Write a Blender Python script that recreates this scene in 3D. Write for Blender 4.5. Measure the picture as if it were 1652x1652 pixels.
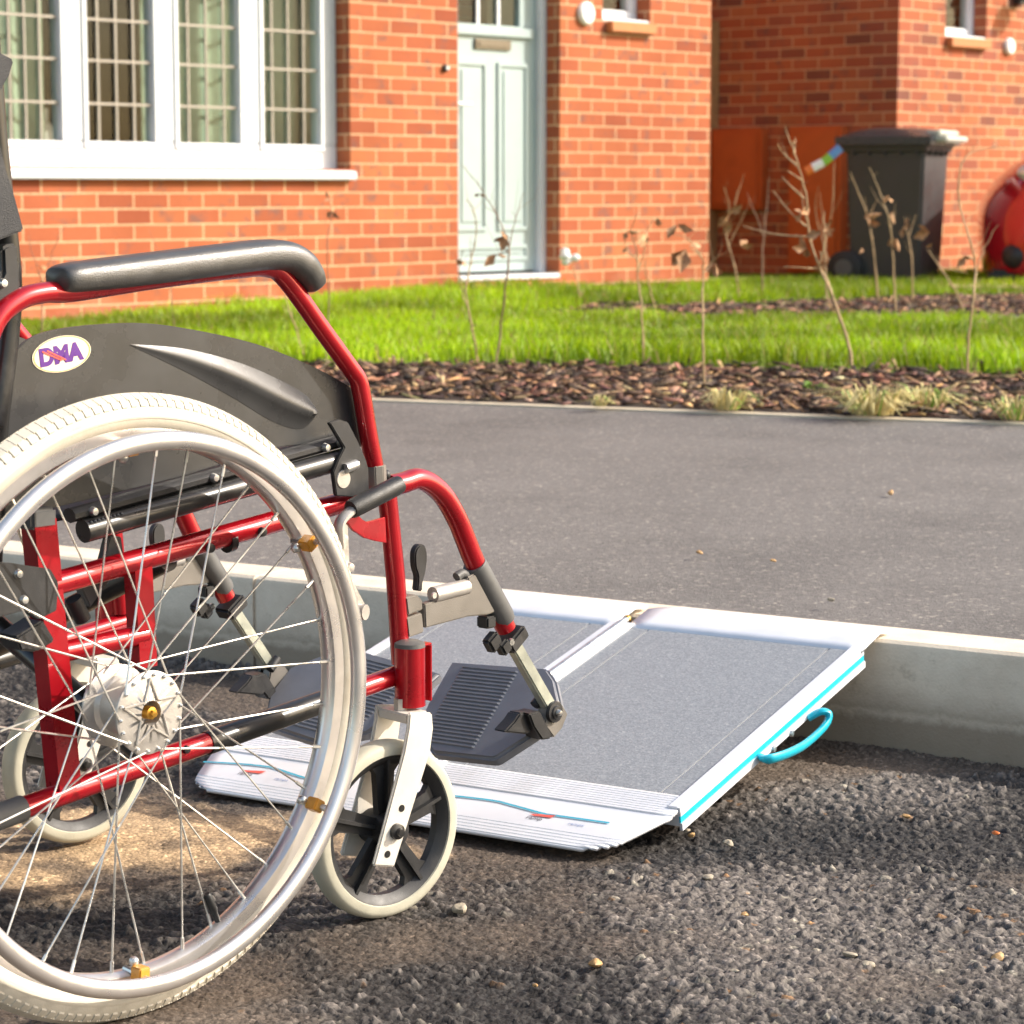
import bpy, bmesh, math, random
import numpy as np
from mathutils import Vector, Matrix, Euler
random.seed(7); rng = np.random.default_rng(7)
R = math.radians
for o in list(bpy.data.objects): bpy.data.objects.remove(o)
SC = bpy.context.scene

# ------------------------------------------------------------------ camera, sky, sun, exposure
F, Y0, H = 4000.0, 303.0, 0.803           # focal length and horizon row of the 1652 px photograph, eye height
PITCH = math.atan((826 - Y0) / F)
cam = bpy.data.cameras.new('camera'); camo = bpy.data.objects.new('camera', cam)
SC.collection.objects.link(camo); SC.camera = camo
camo.location = (0, 0, H); camo.rotation_euler = (R(90) - PITCH, 0, 0)
cam.sensor_width = 36; cam.lens = 36 * F / 1652; cam.clip_end = 2000; cam.clip_start = .05
cam.dof.use_dof = True; cam.dof.focus_distance = 2.75; cam.dof.aperture_fstop = 14
SC.render.resolution_x = SC.render.resolution_y = 1024

SUN_AZ, SUN_EL = 4.0, 33.0                 # degrees from +X, elevation
w = bpy.data.worlds.new('World'); SC.world = w; w.use_nodes = True
nt = w.node_tree; bg = nt.nodes['Background']
sky = nt.nodes.new('ShaderNodeTexSky'); sky.sky_type = 'NISHITA'; sky.sun_disc = False
sky.sun_elevation = R(SUN_EL); sky.sun_rotation = R(90 - SUN_AZ)
sky.air_density = 1.0; sky.dust_density = 2.5; sky.ozone_density = 1.0
wb = nt.nodes.new('ShaderNodeMixRGB'); wb.blend_type = 'MULTIPLY'; wb.inputs[0].default_value = 1; wb.inputs[2].default_value = (1.0, .93, .83, 1)   # warm white balance of the photograph
nt.links.new(sky.outputs[0], wb.inputs[1]); nt.links.new(wb.outputs[0], bg.inputs[0]); bg.inputs[1].default_value = 0.15
sl = bpy.data.lights.new('sun', 'SUN'); so = bpy.data.objects.new('sun', sl); SC.collection.objects.link(so)
sl.energy = 2.8; sl.angle = R(0.55); sl.color = (1.0, 0.93, 0.83)
sd = Vector((math.cos(R(SUN_AZ)) * math.cos(R(SUN_EL)), math.sin(R(SUN_AZ)) * math.cos(R(SUN_EL)), math.sin(R(SUN_EL))))
so.rotation_euler = sd.to_track_quat('Z', 'Y').to_euler()
SC.view_settings.view_transform = 'Standard'; SC.view_settings.look = 'None'
SC.view_settings.exposure = 1.20; SC.view_settings.gamma = 1.0

# ------------------------------------------------------------------ measuring: photo rays met with real planes
_c, _s = math.cos(PITCH), math.sin(PITCH)
CAM = Vector((0, 0, H))
def ray(x, y):
    a, b = (x - 826) / F, (826 - y) / F
    return Vector((a, _c + b * _s, -_s + b * _c))
def gp(x, y, z=0.0):                        # point of the horizontal plane at height z
    r = ray(x, y); return CAM + r * ((z - H) / r.z)
def dp(x, y, Y):                            # point of the vertical plane at distance Y
    r = ray(x, y); return CAM + r * (Y / r.y)
class Frame:
    def __init__(s, o, yaw):
        s.o = Vector(o); s.yaw = R(yaw)
        s.u = Vector((math.cos(s.yaw), math.sin(s.yaw), 0)); s.v = Vector((-math.sin(s.yaw), math.cos(s.yaw), 0))
    def loc(s, P):
        d = Vector(P) - s.o; return Vector((d.dot(s.u), d.dot(s.v), d.z))
    def wld(s, p): return s.o + s.u * p[0] + s.v * p[1] + Vector((0, 0, p[2]))
    def unp(s, x, y, lat):                  # point of the frame's upright plane at side offset lat
        r = ray(x, y); t = (lat - (CAM - s.o).dot(s.v)) / r.dot(s.v); return s.loc(CAM + r * t)
    def face(s, x, y, fwd):                 # same for the plane across the frame
        r = ray(x, y); t = (fwd - (CAM - s.o).dot(s.u)) / r.dot(s.u); return s.loc(CAM + r * t)
    def plane(s, x, y, p, n):               # any plane given in local coordinates
        pw = s.wld(p); nw = s.u * n[0] + s.v * n[1] + Vector((0, 0, n[2]))
        r = ray(x, y); t = (pw - CAM).dot(nw) / r.dot(nw); return s.loc(CAM + r * t)

# ------------------------------------------------------------------ materials
def N(nt, t, **k):
    n = nt.nodes.new(t)
    for a, b in k.items():
        if a.startswith('i_'): n.inputs[a[2:].replace('_', ' ')].default_value = b
        else: setattr(n, a, b)
    return n
def newmat(name):
    m = bpy.data.materials.new(name); m.use_nodes = True
    return m, m.node_tree, m.node_tree.nodes['Principled BSDF']
def rgba(c): return (c[0], c[1], c[2], 1)
def ramp(nt, stops, fac):
    r = N(nt, 'ShaderNodeValToRGB'); e = r.color_ramp.elements
    while len(e) < len(stops): e.new(.5)
    for k, (p, c) in enumerate(stops): e[k].position = p; e[k].color = rgba(c) if not isinstance(c, (int, float)) else (c, c, c, 1)
    nt.links.new(fac, r.inputs[0]); return r.outputs[0]
def pmat(name, col, rough=.5, metal=0.0, var=.12, vscale=30, bump=0.0, bscale=300, coat=0.0, spec=.5, rvar=.1, trans=0.0, dirt=None, dscale=12):
    m, nt, b = newmat(name)
    tc = N(nt, 'ShaderNodeTexCoord')
    n = N(nt, 'ShaderNodeTexNoise', i_Scale=vscale, i_Detail=5.0, i_Roughness=.6); nt.links.new(tc.outputs['Object'], n.inputs['Vector'])
    lo = [max(0, c * (1 - var)) for c in col]; hi = [min(1, c * (1 + var)) for c in col]
    c = ramp(nt, [(.3, lo), (.7, hi)], n.outputs['Fac'])
    if dirt:
        n2 = N(nt, 'ShaderNodeTexNoise', i_Scale=dscale, i_Detail=8.0, i_Roughness=.7); nt.links.new(tc.outputs['Object'], n2.inputs['Vector'])
        f = ramp(nt, [(.55, 0.0), (.75, dirt[1])], n2.outputs['Fac'])
        mx = N(nt, 'ShaderNodeMixRGB'); nt.links.new(f, mx.inputs[0]); nt.links.new(c, mx.inputs[1]); mx.inputs[2].default_value = rgba(dirt[0]); c = mx.outputs[0]
    nt.links.new(c, b.inputs['Base Color'])
    rr = ramp(nt, [(.3, max(.02, rough - rvar)), (.7, min(1, rough + rvar))], n.outputs['Fac']); nt.links.new(rr, b.inputs['Roughness'])
    b.inputs['Metallic'].default_value = metal; b.inputs['Coat Weight'].default_value = coat; b.inputs['Coat Roughness'].default_value = .06
    b.inputs['Specular IOR Level'].default_value = spec
    if trans: b.inputs['Transmission Weight'].default_value = trans
    if bump:
        n3 = N(nt, 'ShaderNodeTexNoise', i_Scale=bscale, i_Detail=4.0); nt.links.new(tc.outputs['Object'], n3.inputs['Vector'])
        bp = N(nt, 'ShaderNodeBump', i_Strength=bump, i_Distance=.002); nt.links.new(n3.outputs['Fac'], bp.inputs['Height']); nt.links.new(bp.outputs[0], b.inputs['Normal'])
    return m
M = {}
M['red'] = pmat('red_lacquer', (.40, .002, .010), .30, .45, .12, 25, coat=.7, rvar=.05, dirt=((.16, .02, .02), .08), dscale=35)
M['blackmetal'] = pmat('black_satin_metal', (.012, .012, .012), .34, .0, .3, 40, coat=.25, dirt=((.07, .065, .06), .5), dscale=30)
M['blackplastic'] = pmat('black_plastic', (.018, .018, .019), .5, 0, .2, 50, bump=.15, bscale=900, dirt=((.1, .09, .08), .35), dscale=25)
M['guard'] = pmat('dark_grey_moulded_plastic', (.042, .042, .042), .30, 0, .12, 20, bump=.12, bscale=1500, dirt=((.07, .066, .06), .15), dscale=9)
M['pad'] = pmat('black_vinyl_foam', (.045, .043, .040), .38, 0, .15, 60, bump=.25, bscale=700, spec=1.0)
M['fabric'] = pmat('black_nylon', (.022, .022, .024), .62, 0, .25, 60, bump=.5, bscale=900, dirt=((.08, .078, .075), .4), dscale=14)
M['grip'] = pmat('black_rubber', (.015, .015, .015), .5, 0, .2, 60, bump=.2, bscale=900)
M['tyre'] = pmat('cream_rubber', (.58, .53, .43), .62, 0, .10, 22, bump=.1, bscale=500, dirt=((.38, .30, .19), .5), dscale=10)
M['greytyre'] = pmat('grey_green_rubber', (.44, .42, .33), .6, 0, .1, 30, bump=.1, bscale=500, dirt=((.22, .19, .14), .5), dscale=14)
M['alu'] = pmat('brushed_aluminium', (.74, .71, .68), .30, .85, .06, 18, rvar=.06, dirt=((.5, .46, .40), .4), dscale=20)
M['castalu'] = pmat('cast_aluminium', (.50, .47, .43), .42, .6, .1, 40, bump=.15, bscale=600, dirt=((.36, .32, .27), .45), dscale=25)
M['greycast'] = pmat('grey_painted_casting', (.20, .185, .165), .42, .35, .08, 30, bump=.2, bscale=900)
M['foot'] = pmat('slate_grey_plastic', (.165, .168, .185), .48, 0, .12, 30, bump=.1, bscale=900, dirt=((.16, .155, .15), .35), dscale=16)
M['greyplastic'] = pmat('dark_grey_plastic', (.085, .084, .082), .5, 0, .15, 40, bump=.1, bscale=900)
M['steel'] = pmat('zinc_steel', (.62, .62, .60), .32, .9, .12, 50, dirt=((.35, .32, .28), .4), dscale=30)
M['spoke'] = pmat('spoke_steel', (.78, .76, .70), .30, .8, .1, 40)
M['fork'] = pmat('cream_white_fork_paint', (.66, .62, .55), .4, .1, .06, 30, dirt=((.42, .36, .28), .4), dscale=18)
M['barmetal'] = pmat('pale_green_grey_metal', (.50, .52, .44), .36, .6, .15, 40)
M['amber'] = pmat('amber_tape', (.62, .27, .03), .35, 0, .2, 80, coat=.4)
M['brass'] = pmat('brass', (.75, .42, .08), .3, .9, .1, 60)
M['capblack'] = pmat('cap_black', (.01, .01, .01), .45, 0, .1, 60)
M['cream'] = pmat('cream_sticker', (.80, .72, .55), .4, 0, .05, 60)
M['purple'] = pmat('purple_ink', (.10, .018, .22), .4, 0, .1, 60)
M['redink'] = pmat('red_ink', (.70, .10, .07), .4, 0, .1, 60)
M['goldink'] = pmat('gold_ink', (.75, .35, .06), .4, 0, .1, 60)
M['rampalu'] = pmat('satin_anodised_aluminium', (.72, .73, .76), .42, .25, .05, 14, dirt=((.55, .53, .50), .35), dscale=12)
M['cyan'] = pmat('turquoise_plastic', (.008, .42, .56), .4, 0, .08, 40)
M['cyanink'] = pmat('turquoise_ink', (.03, .33, .46), .45, 0, .08, 40)
M['blueink'] = pmat('pale_blue_ink', (.30, .36, .52), .45, 0, .08, 40)
M['greyink'] = pmat('dark_grey_ink', (.10, .10, .12), .45, 0, .08, 40)
M['upvc'] = pmat('white_upvc', (.68, .70, .73), .35, 0, .03, 6)
M['doorgreen'] = pmat('pale_sage_paint', (.35, .43, .43), .45, 0, .03, 6, bump=.05, bscale=200)
M['tan'] = pmat('tan_glazing_bar', (.34, .30, .25), .5, 0, .05, 30)
M['curtain'] = pmat('pale_green_curtain', (.44, .50, .40), .9, 0, .15, 10)
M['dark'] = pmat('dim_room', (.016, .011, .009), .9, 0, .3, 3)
M['sofa'] = pmat('pale_sofa', (.75, .66, .62), .9, 0, .1, 10)
M['bronze'] = pmat('bronze_letterplate', (.15, .13, .10), .4, .6, .1, 50)
M['tile'] = pmat('terracotta_tile', (.50, .20, .075), .75, 0, .15, 20, bump=.3, bscale=150)
M['meter'] = pmat('orange_brown_plastic', (.50, .11, .025), .55, 0, .08, 8)
M['timber'] = pmat('timber', (.36, .21, .085), .75, 0, .3, 14, bump=.4, bscale=60)
M['roof'] = pmat('roof_tile', (.16, .08, .06), .85, 0, .25, 6, bump=.4, bscale=20)
M['bin'] = pmat('charcoal_bin_plastic', (.042, .040, .040), .5, 0, .12, 8, bump=.1, bscale=300)
M['pale'] = pmat('painted_glare_grey_plastic', (.50, .52, .46), .45, 0, .12, 20)  # sun glare on the black lid edge, put into the colour
M['binlid'] = pmat('black_bin_lid_plastic', (.03, .03, .034), .3, 0, .12, 8)
M['carred'] = pmat('red_car_paint', (.50, .008, .02), .2, .3, .05, 8, coat=1.0, rvar=.03)
M['carglass'] = pmat('car_glass', (.02, .022, .025), .08, 0, .05, 8)
M['lamp'] = pmat('car_lamp', (.72, .74, .76), .1, .4, .1, 40, coat=1.0)
M['rubber'] = pmat('tyre_rubber', (.02, .02, .02), .7, 0, .2, 40)
M['twig'] = pmat('sapling_bark', (.24, .15, .095), .7, 0, .35, 60, bump=.3, bscale=300)
M['twigpale'] = pmat('pale_sapling_bark', (.42, .29, .15), .7, 0, .3, 60, bump=.3, bscale=300)
M['leafdry'] = pmat('dry_leaf', (.46, .26, .13), .8, 0, .4, 40)
M['petal'] = pmat('white_tag', (.85, .85, .82), .6, 0, .03, 40)
M['straw'] = pmat('dry_grass', (.60, .50, .22), .8, 0, .35, 30)
M['green'] = pmat('green_leaf', (.16, .34, .02), .55, 0, .3, 40)
M['orange'] = pmat('orange_plastic', (.75, .18, .03), .5, 0, .1, 30)
M['limegreen'] = pmat('lime_plastic', (.25, .50, .05), .5, 0, .1, 30)
M['skyblue'] = pmat('blue_plastic', (.12, .28, .60), .5, 0, .1, 30)
M['white'] = pmat('white_plastic', (.82, .82, .80), .5, 0, .03, 30)
M['stonetan'] = pmat('tan_flint', (.42, .25, .10), .6, 0, .3, 80, bump=.4, bscale=300)
M['stonepale'] = pmat('pale_limestone', (.34, .29, .215), .7, 0, .2, 80, bump=.4, bscale=300)
M['slab'] = pmat('buff_paving', (.52, .38, .22), .85, 0, .2, 10, bump=.3, bscale=80)

def glass_mat():
    m = bpy.data.materials.new('window_glass'); m.use_nodes = True; nt = m.node_tree
    for n in list(nt.nodes):
        if n.type == 'BSDF_PRINCIPLED': nt.nodes.remove(n)
    out = [n for n in nt.nodes if n.type == 'OUTPUT_MATERIAL'][0]
    tr = N(nt, 'ShaderNodeBsdfTransparent'); tr.inputs[0].default_value = (.86, .90, .87, 1)
    gl = N(nt, 'ShaderNodeBsdfGlossy'); gl.inputs['Roughness'].default_value = .02
    fr = N(nt, 'ShaderNodeLayerWeight', i_Blend=.5); pw = N(nt, 'ShaderNodeMath', operation='MULTIPLY_ADD'); sq = N(nt, 'ShaderNodeMath', operation='POWER'); sq.inputs[1].default_value = 4.0
    nt.links.new(fr.outputs['Facing'], sq.inputs[0]); nt.links.new(sq.outputs[0], pw.inputs[0]); pw.inputs[1].default_value = .9; pw.inputs[2].default_value = .035
    tc = N(nt, 'ShaderNodeTexCoord'); n1 = N(nt, 'ShaderNodeTexNoise', i_Scale=2.0); nt.links.new(tc.outputs['Object'], n1.inputs['Vector'])
    bp = N(nt, 'ShaderNodeBump', i_Strength=.04, i_Distance=.02); nt.links.new(n1.outputs['Fac'], bp.inputs['Height']); nt.links.new(bp.outputs[0], gl.inputs['Normal'])
    mu = N(nt, 'ShaderNodeMath', operation='MULTIPLY'); mu.inputs[1].default_value = .5; nt.links.new(pw.outputs[0], mu.inputs[0])
    mx = N(nt, 'ShaderNodeMixShader'); nt.links.new(mu.outputs[0], mx.inputs[0]); nt.links.new(tr.outputs[0], mx.inputs[1]); nt.links.new(gl.outputs[0], mx.inputs[2])
    nt.links.new(mx.outputs[0], out.inputs['Surface']); return m
M['glass'] = glass_mat()

def brick_mat(name, dark):
    m, nt, b = newmat(name)
    uv = N(nt, 'ShaderNodeUVMap'); uv.uv_map = 'UVMap'
    br = N(nt, 'ShaderNodeTexBrick', offset=.5, offset_frequency=2, squash=1.0)
    br.inputs['Scale'].default_value = 1.0; br.inputs['Mortar Size'].default_value = .0050; br.inputs['Mortar Smooth'].default_value = .25
    br.inputs['Bias'].default_value = 0.0; br.inputs['Brick Width'].default_value = .216; br.inputs['Row Height'].default_value = .075
    br.inputs['Color1'].default_value = (0, 0, 0, 1); br.inputs['Color2'].default_value = (1, 1, 1, 1); br.inputs['Mortar'].default_value = (.5, .5, .5, 1)
    # the courses are never dead straight: bend the coordinates a little
    nz = N(nt, 'ShaderNodeTexNoise', i_Scale=3.0, i_Detail=3.0); nt.links.new(uv.outputs[0], nz.inputs['Vector'])
    v1 = N(nt, 'ShaderNodeVectorMath', operation='SUBTRACT'); nt.links.new(nz.outputs['Color'], v1.inputs[0]); v1.inputs[1].default_value = (.5, .5, .5)
    v2 = N(nt, 'ShaderNodeVectorMath', operation='SCALE'); nt.links.new(v1.outputs[0], v2.inputs[0]); v2.inputs['Scale'].default_value = .008
    v3 = N(nt, 'ShaderNodeVectorMath', operation='ADD'); nt.links.new(uv.outputs[0], v3.inputs[0]); nt.links.new(v2.outputs[0], v3.inputs[1])
    nt.links.new(v3.outputs[0], br.inputs['Vector'])
    stops = [(0, (.30, .080, .040)), (.18, (.38, .115, .052)), (.5, (.43, .135, .060)), (.8, (.36, .100, .048)), (1, (.45, .155, .065))]
    if dark: stops = [(0, (.21, .085, .06)), (.2, (.38, .11, .055)), (.5, (.43, .135, .06)), (.75, (.31, .10, .065)), (1, (.46, .17, .075))]
    c = ramp(nt, stops, br.outputs['Color'])
    n2 = N(nt, 'ShaderNodeTexNoise', i_Scale=9.0, i_Detail=6.0, i_Roughness=.65); nt.links.new(uv.outputs[0], n2.inputs['Vector'])
    f = ramp(nt, [(.55, 0.0), (.66, .75)], n2.outputs['Fac'])
    mx = N(nt, 'ShaderNodeMixRGB'); nt.links.new(f, mx.inputs[0]); nt.links.new(c, mx.inputs[1]); mx.inputs[2].default_value = (.17, .10, .085, 1)
    n3 = N(nt, 'ShaderNodeTexNoise', i_Scale=70.0, i_Detail=4.0); nt.links.new(uv.outputs[0], n3.inputs['Vector'])
    mo = ramp(nt, [(.3, (.56, .35, .19)), (.7, (.74, .51, .31))], n3.outputs['Fac'])
    m2 = N(nt, 'ShaderNodeMixRGB'); nt.links.new(br.outputs['Fac'], m2.inputs[0]); nt.links.new(mx.outputs[0], m2.inputs[1]); nt.links.new(mo, m2.inputs[2])
    n5 = N(nt, 'ShaderNodeTexNoise', i_Scale=1.3, i_Detail=5.0, i_Roughness=.6); nt.links.new(uv.outputs[0], n5.inputs['Vector'])
    f5 = ramp(nt, [(.3, (.80, .76, .74)), (.7, (1.12, 1.12, 1.12))], n5.outputs['Fac'])
    m5 = N(nt, 'ShaderNodeMixRGB', blend_type='MULTIPLY'); m5.inputs[0].default_value = 1; nt.links.new(m2.outputs[0], m5.inputs[1]); nt.links.new(f5, m5.inputs[2])
    n6 = N(nt, 'ShaderNodeTexNoise', i_Scale=4.0, i_Detail=7.0, i_Roughness=.7); nt.links.new(uv.outputs[0], n6.inputs['Vector'])
    sx = N(nt, 'ShaderNodeSeparateXYZ'); nt.links.new(uv.outputs[0], sx.inputs[0])
    zz = N(nt, 'ShaderNodeMath', operation='MULTIPLY_ADD'); nt.links.new(sx.outputs[1], zz.inputs[0]); zz.inputs[1].default_value = -1.4; nt.links.new(n6.outputs['Fac'], zz.inputs[2])
    f6 = ramp(nt, [(.0, 0.0), (.35, .45)], zz.outputs[0])
    m6 = N(nt, 'ShaderNodeMixRGB'); nt.links.new(f6, m6.inputs[0]); nt.links.new(m5.outputs[0], m6.inputs[1]); m6.inputs[2].default_value = (.52, .30, .19, 1)
    nt.links.new(m6.outputs[0], b.inputs['Base Color']); b.inputs['Roughness'].default_value = .9; b.inputs['Specular IOR Level'].default_value = .2
    iv = N(nt, 'ShaderNodeMath', operation='SUBTRACT'); iv.inputs[0].default_value = 1.0; nt.links.new(br.outputs['Fac'], iv.inputs[1])
    ad = N(nt, 'ShaderNodeMath', operation='MULTIPLY_ADD'); nt.links.new(n3.outputs['Fac'], ad.inputs[0]); ad.inputs[1].default_value = .35; nt.links.new(iv.outputs[0], ad.inputs[2])
    bp = N(nt, 'ShaderNodeBump', i_Strength=.8, i_Distance=.008); nt.links.new(ad.outputs[0], bp.inputs['Height']); nt.links.new(bp.outputs[0], b.inputs['Normal'])
    return m
M['brick'] = brick_mat('orange_stock_brick', False); M['brick2'] = brick_mat('mixed_stock_brick', True)

def asphalt_fine():
    m, nt, b = newmat('fine_asphalt')
    tc = N(nt, 'ShaderNodeTexCoord')
    v = N(nt, 'ShaderNodeTexVoronoi', i_Scale=160.0); nt.links.new(tc.outputs['Object'], v.inputs['Vector'])
    n = N(nt, 'ShaderNodeTexNoise', i_Scale=2.2, i_Detail=6.0, i_Roughness=.65); nt.links.new(tc.outputs['Object'], n.inputs['Vector'])
    sp = N(nt, 'ShaderNodeSeparateColor'); nt.links.new(v.outputs['Color'], sp.inputs[0])
    c = ramp(nt, [(0, (.100, .092, .086)), (.5, (.128, .118, .110)), (.94, (.155, .143, .132)), (.992, (.30, .27, .23))], sp.outputs[0])
    f = ramp(nt, [(.32, .80), (.5, 1.0), (.68, 1.16)], n.outputs['Fac'])
    mx = N(nt, 'ShaderNodeMixRGB', blend_type='MULTIPLY'); mx.inputs[0].default_value = 1; nt.links.new(c, mx.inputs[1]); nt.links.new(f, mx.inputs[2])
    nt.links.new(mx.outputs[0], b.inputs['Base Color']); b.inputs['Roughness'].default_value = .82
    n2 = N(nt, 'ShaderNodeTexNoise', i_Scale=220.0, i_Detail=3.0); nt.links.new(tc.outputs['Object'], n2.inputs['Vector'])
    bp = N(nt, 'ShaderNodeBump', i_Strength=.55, i_Distance=.004); nt.links.new(n2.outputs['Fac'], bp.inputs['Height']); nt.links.new(bp.outputs[0], b.inputs['Normal'])
    return m
M['asphalt'] = asphalt_fine()

def road_mat():
    m, nt, b = newmat('coarse_asphalt')
    at = N(nt, 'ShaderNodeAttribute', attribute_name='stone', attribute_type='GEOMETRY')
    tc = N(nt, 'ShaderNodeTexCoord')
    n = N(nt, 'ShaderNodeTexNoise', i_Scale=260.0, i_Detail=5.0); nt.links.new(tc.outputs['Object'], n.inputs['Vector'])
    f = ramp(nt, [(.3, .75), (.7, 1.25)], n.outputs['Fac'])
    mx = N(nt, 'ShaderNodeMixRGB', blend_type='MULTIPLY'); mx.inputs[0].default_value = 1; nt.links.new(at.outputs['Color'], mx.inputs[1]); nt.links.new(f, mx.inputs[2])
    vo = N(nt, 'ShaderNodeTexVoronoi', i_Scale=190.0); nt.links.new(tc.outputs['Object'], vo.inputs['Vector'])
    sp = N(nt, 'ShaderNodeSeparateColor'); nt.links.new(vo.outputs['Color'], sp.inputs[0])
    f2 = ramp(nt, [(0, .72), (.9, 1.2), (.97, 1.9)], sp.outputs[0])
    m2 = N(nt, 'ShaderNodeMixRGB', blend_type='MULTIPLY'); m2.inputs[0].default_value = 1; nt.links.new(mx.outputs[0], m2.inputs[1]); nt.links.new(f2, m2.inputs[2])
    nt.links.new(m2.outputs[0], b.inputs['Base Color']); b.inputs['Roughness'].default_value = .72
    hs = N(nt, 'ShaderNodeMath', operation='MULTIPLY_ADD'); nt.links.new(vo.outputs['Distance'], hs.inputs[0]); hs.inputs[1].default_value = -1.2; nt.links.new(n.outputs['Fac'], hs.inputs[2])
    bp = N(nt, 'ShaderNodeBump', i_Strength=.5, i_Distance=.002); nt.links.new(hs.outputs[0], bp.inputs['Height']); nt.links.new(bp.outputs[0], b.inputs['Normal'])
    return m
M['road'] = road_mat()

def concrete(name, c0, c1, stain):
    m, nt, b = newmat(name)
    tc = N(nt, 'ShaderNodeTexCoord')
    n = N(nt, 'ShaderNodeTexNoise', i_Scale=9.0, i_Detail=9.0, i_Roughness=.7); nt.links.new(tc.outputs['Object'], n.inputs['Vector'])
    c = ramp(nt, [(.3, c0), (.65, c1)], n.outputs['Fac'])
    n2 = N(nt, 'ShaderNodeTexNoise', i_Scale=28.0, i_Detail=6.0, i_Roughness=.7); nt.links.new(tc.outputs['Object'], n2.inputs['Vector'])
    f = ramp(nt, [(.58, 0.0), (.72, .6)], n2.outputs['Fac'])
    mx = N(nt, 'ShaderNodeMixRGB'); nt.links.new(f, mx.inputs[0]); nt.links.new(c, mx.inputs[1]); mx.inputs[2].default_value = rgba(stain)
    nt.links.new(mx.outputs[0], b.inputs['Base Color']); b.inputs['Roughness'].default_value = .88
    if name == 'kerb_concrete':                 # silt left by gutter water along the foot of the kerb, dark scuffs above it
        sx = N(nt, 'ShaderNodeSeparateXYZ'); nt.links.new(tc.outputs['Object'], sx.inputs[0])
        n4 = N(nt, 'ShaderNodeTexNoise', i_Scale=34.0, i_Detail=7.0, i_Roughness=.7); nt.links.new(tc.outputs['Object'], n4.inputs['Vector'])
        zz = N(nt, 'ShaderNodeMath', operation='MULTIPLY_ADD'); nt.links.new(n4.outputs['Fac'], zz.inputs[0]); zz.inputs[1].default_value = -.03; nt.links.new(sx.outputs[2], zz.inputs[2])
        sc_ = N(nt, 'ShaderNodeMath', operation='MULTIPLY'); sc_.inputs[1].default_value = 8.0; nt.links.new(zz.outputs[0], sc_.inputs[0])
        f4 = ramp(nt, [(.22, .75), (.31, .28), (.36, .52), (.46, .26), (.66, .0)], sc_.outputs[0])
        m4 = N(nt, 'ShaderNodeMixRGB'); nt.links.new(f4, m4.inputs[0]); nt.links.new(mx.outputs[0], m4.inputs[1]); m4.inputs[2].default_value = (.20, .15, .10, 1)
        nt.links.new(m4.outputs[0], b.inputs['Base Color'])
    n3 = N(nt, 'ShaderNodeTexNoise', i_Scale=240.0, i_Detail=4.0); nt.links.new(tc.outputs['Object'], n3.inputs['Vector'])
    bp = N(nt, 'ShaderNodeBump', i_Strength=.35, i_Distance=.002); nt.links.new(n3.outputs['Fac'], bp.inputs['Height']); nt.links.new(bp.outputs[0], b.inputs['Normal'])
    return m
M['kerb'] = concrete('kerb_concrete', (.58, .48, .36), (.74, .64, .50), (.36, .28, .19))
M['edging'] = concrete('edging_concrete', (.48, .40, .29), (.62, .53, .39), (.30, .27, .22))
M['soil'] = pmat('dark_soil', (.040, .026, .018), .95, 0, .4, 18, bump=.6, bscale=60)
M['turf'] = pmat('turf', (.15, .22, .012), .9, 0, .35, 8, bump=.5, bscale=120)

def attr_mat(name, rough=.7, trans=0.0):
    m, nt, b = newmat(name)
    at = N(nt, 'ShaderNodeAttribute', attribute_name='tint', attribute_type='GEOMETRY')
    tc = N(nt, 'ShaderNodeTexCoord'); n = N(nt, 'ShaderNodeTexNoise', i_Scale=120.0, i_Detail=4.0); nt.links.new(tc.outputs['Object'], n.inputs['Vector'])
    f = ramp(nt, [(.3, .75), (.7, 1.2)], n.outputs['Fac'])
    mx = N(nt, 'ShaderNodeMixRGB', blend_type='MULTIPLY'); mx.inputs[0].default_value = 1; nt.links.new(at.outputs['Color'], mx.inputs[1]); nt.links.new(f, mx.inputs[2])
    nt.links.new(mx.outputs[0], b.inputs['Base Color']); b.inputs['Roughness'].default_value = rough
    if trans:
        out = [q for q in nt.nodes if q.type == 'OUTPUT_MATERIAL'][0]
        t = N(nt, 'ShaderNodeBsdfTranslucent'); nt.links.new(mx.outputs[0], t.inputs[0])
        ms = N(nt, 'ShaderNodeMixShader'); ms.inputs[0].default_value = trans
        nt.links.new(b.outputs[0], ms.inputs[1]); nt.links.new(t.outputs[0], ms.inputs[2]); nt.links.new(ms.outputs[0], out.inputs['Surface'])
    return m
M['grass'] = attr_mat('grass_blade', .55, .45); M['bark'] = attr_mat('bark_chip', .85)

def grit_mat():
    m, nt, b = newmat('grey_grit_surface')
    tc = N(nt, 'ShaderNodeTexCoord')
    v = N(nt, 'ShaderNodeTexVoronoi', i_Scale=420.0); nt.links.new(tc.outputs['Object'], v.inputs['Vector'])
    sp = N(nt, 'ShaderNodeSeparateColor'); nt.links.new(v.outputs['Color'], sp.inputs[0])
    c = ramp(nt, [(0, (.17, .185, .20)), (.5, (.225, .24, .255)), (.97, (.275, .29, .305)), (1, (.36, .37, .38))], sp.outputs[0])
    nt.links.new(c, b.inputs['Base Color']); b.inputs['Roughness'].default_value = .42
    bp = N(nt, 'ShaderNodeBump', i_Strength=.12, i_Distance=.001); nt.links.new(v.outputs['Distance'], bp.inputs['Height']); nt.links.new(bp.outputs[0], b.inputs['Normal'])
    return m
M['grit'] = grit_mat()

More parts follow.
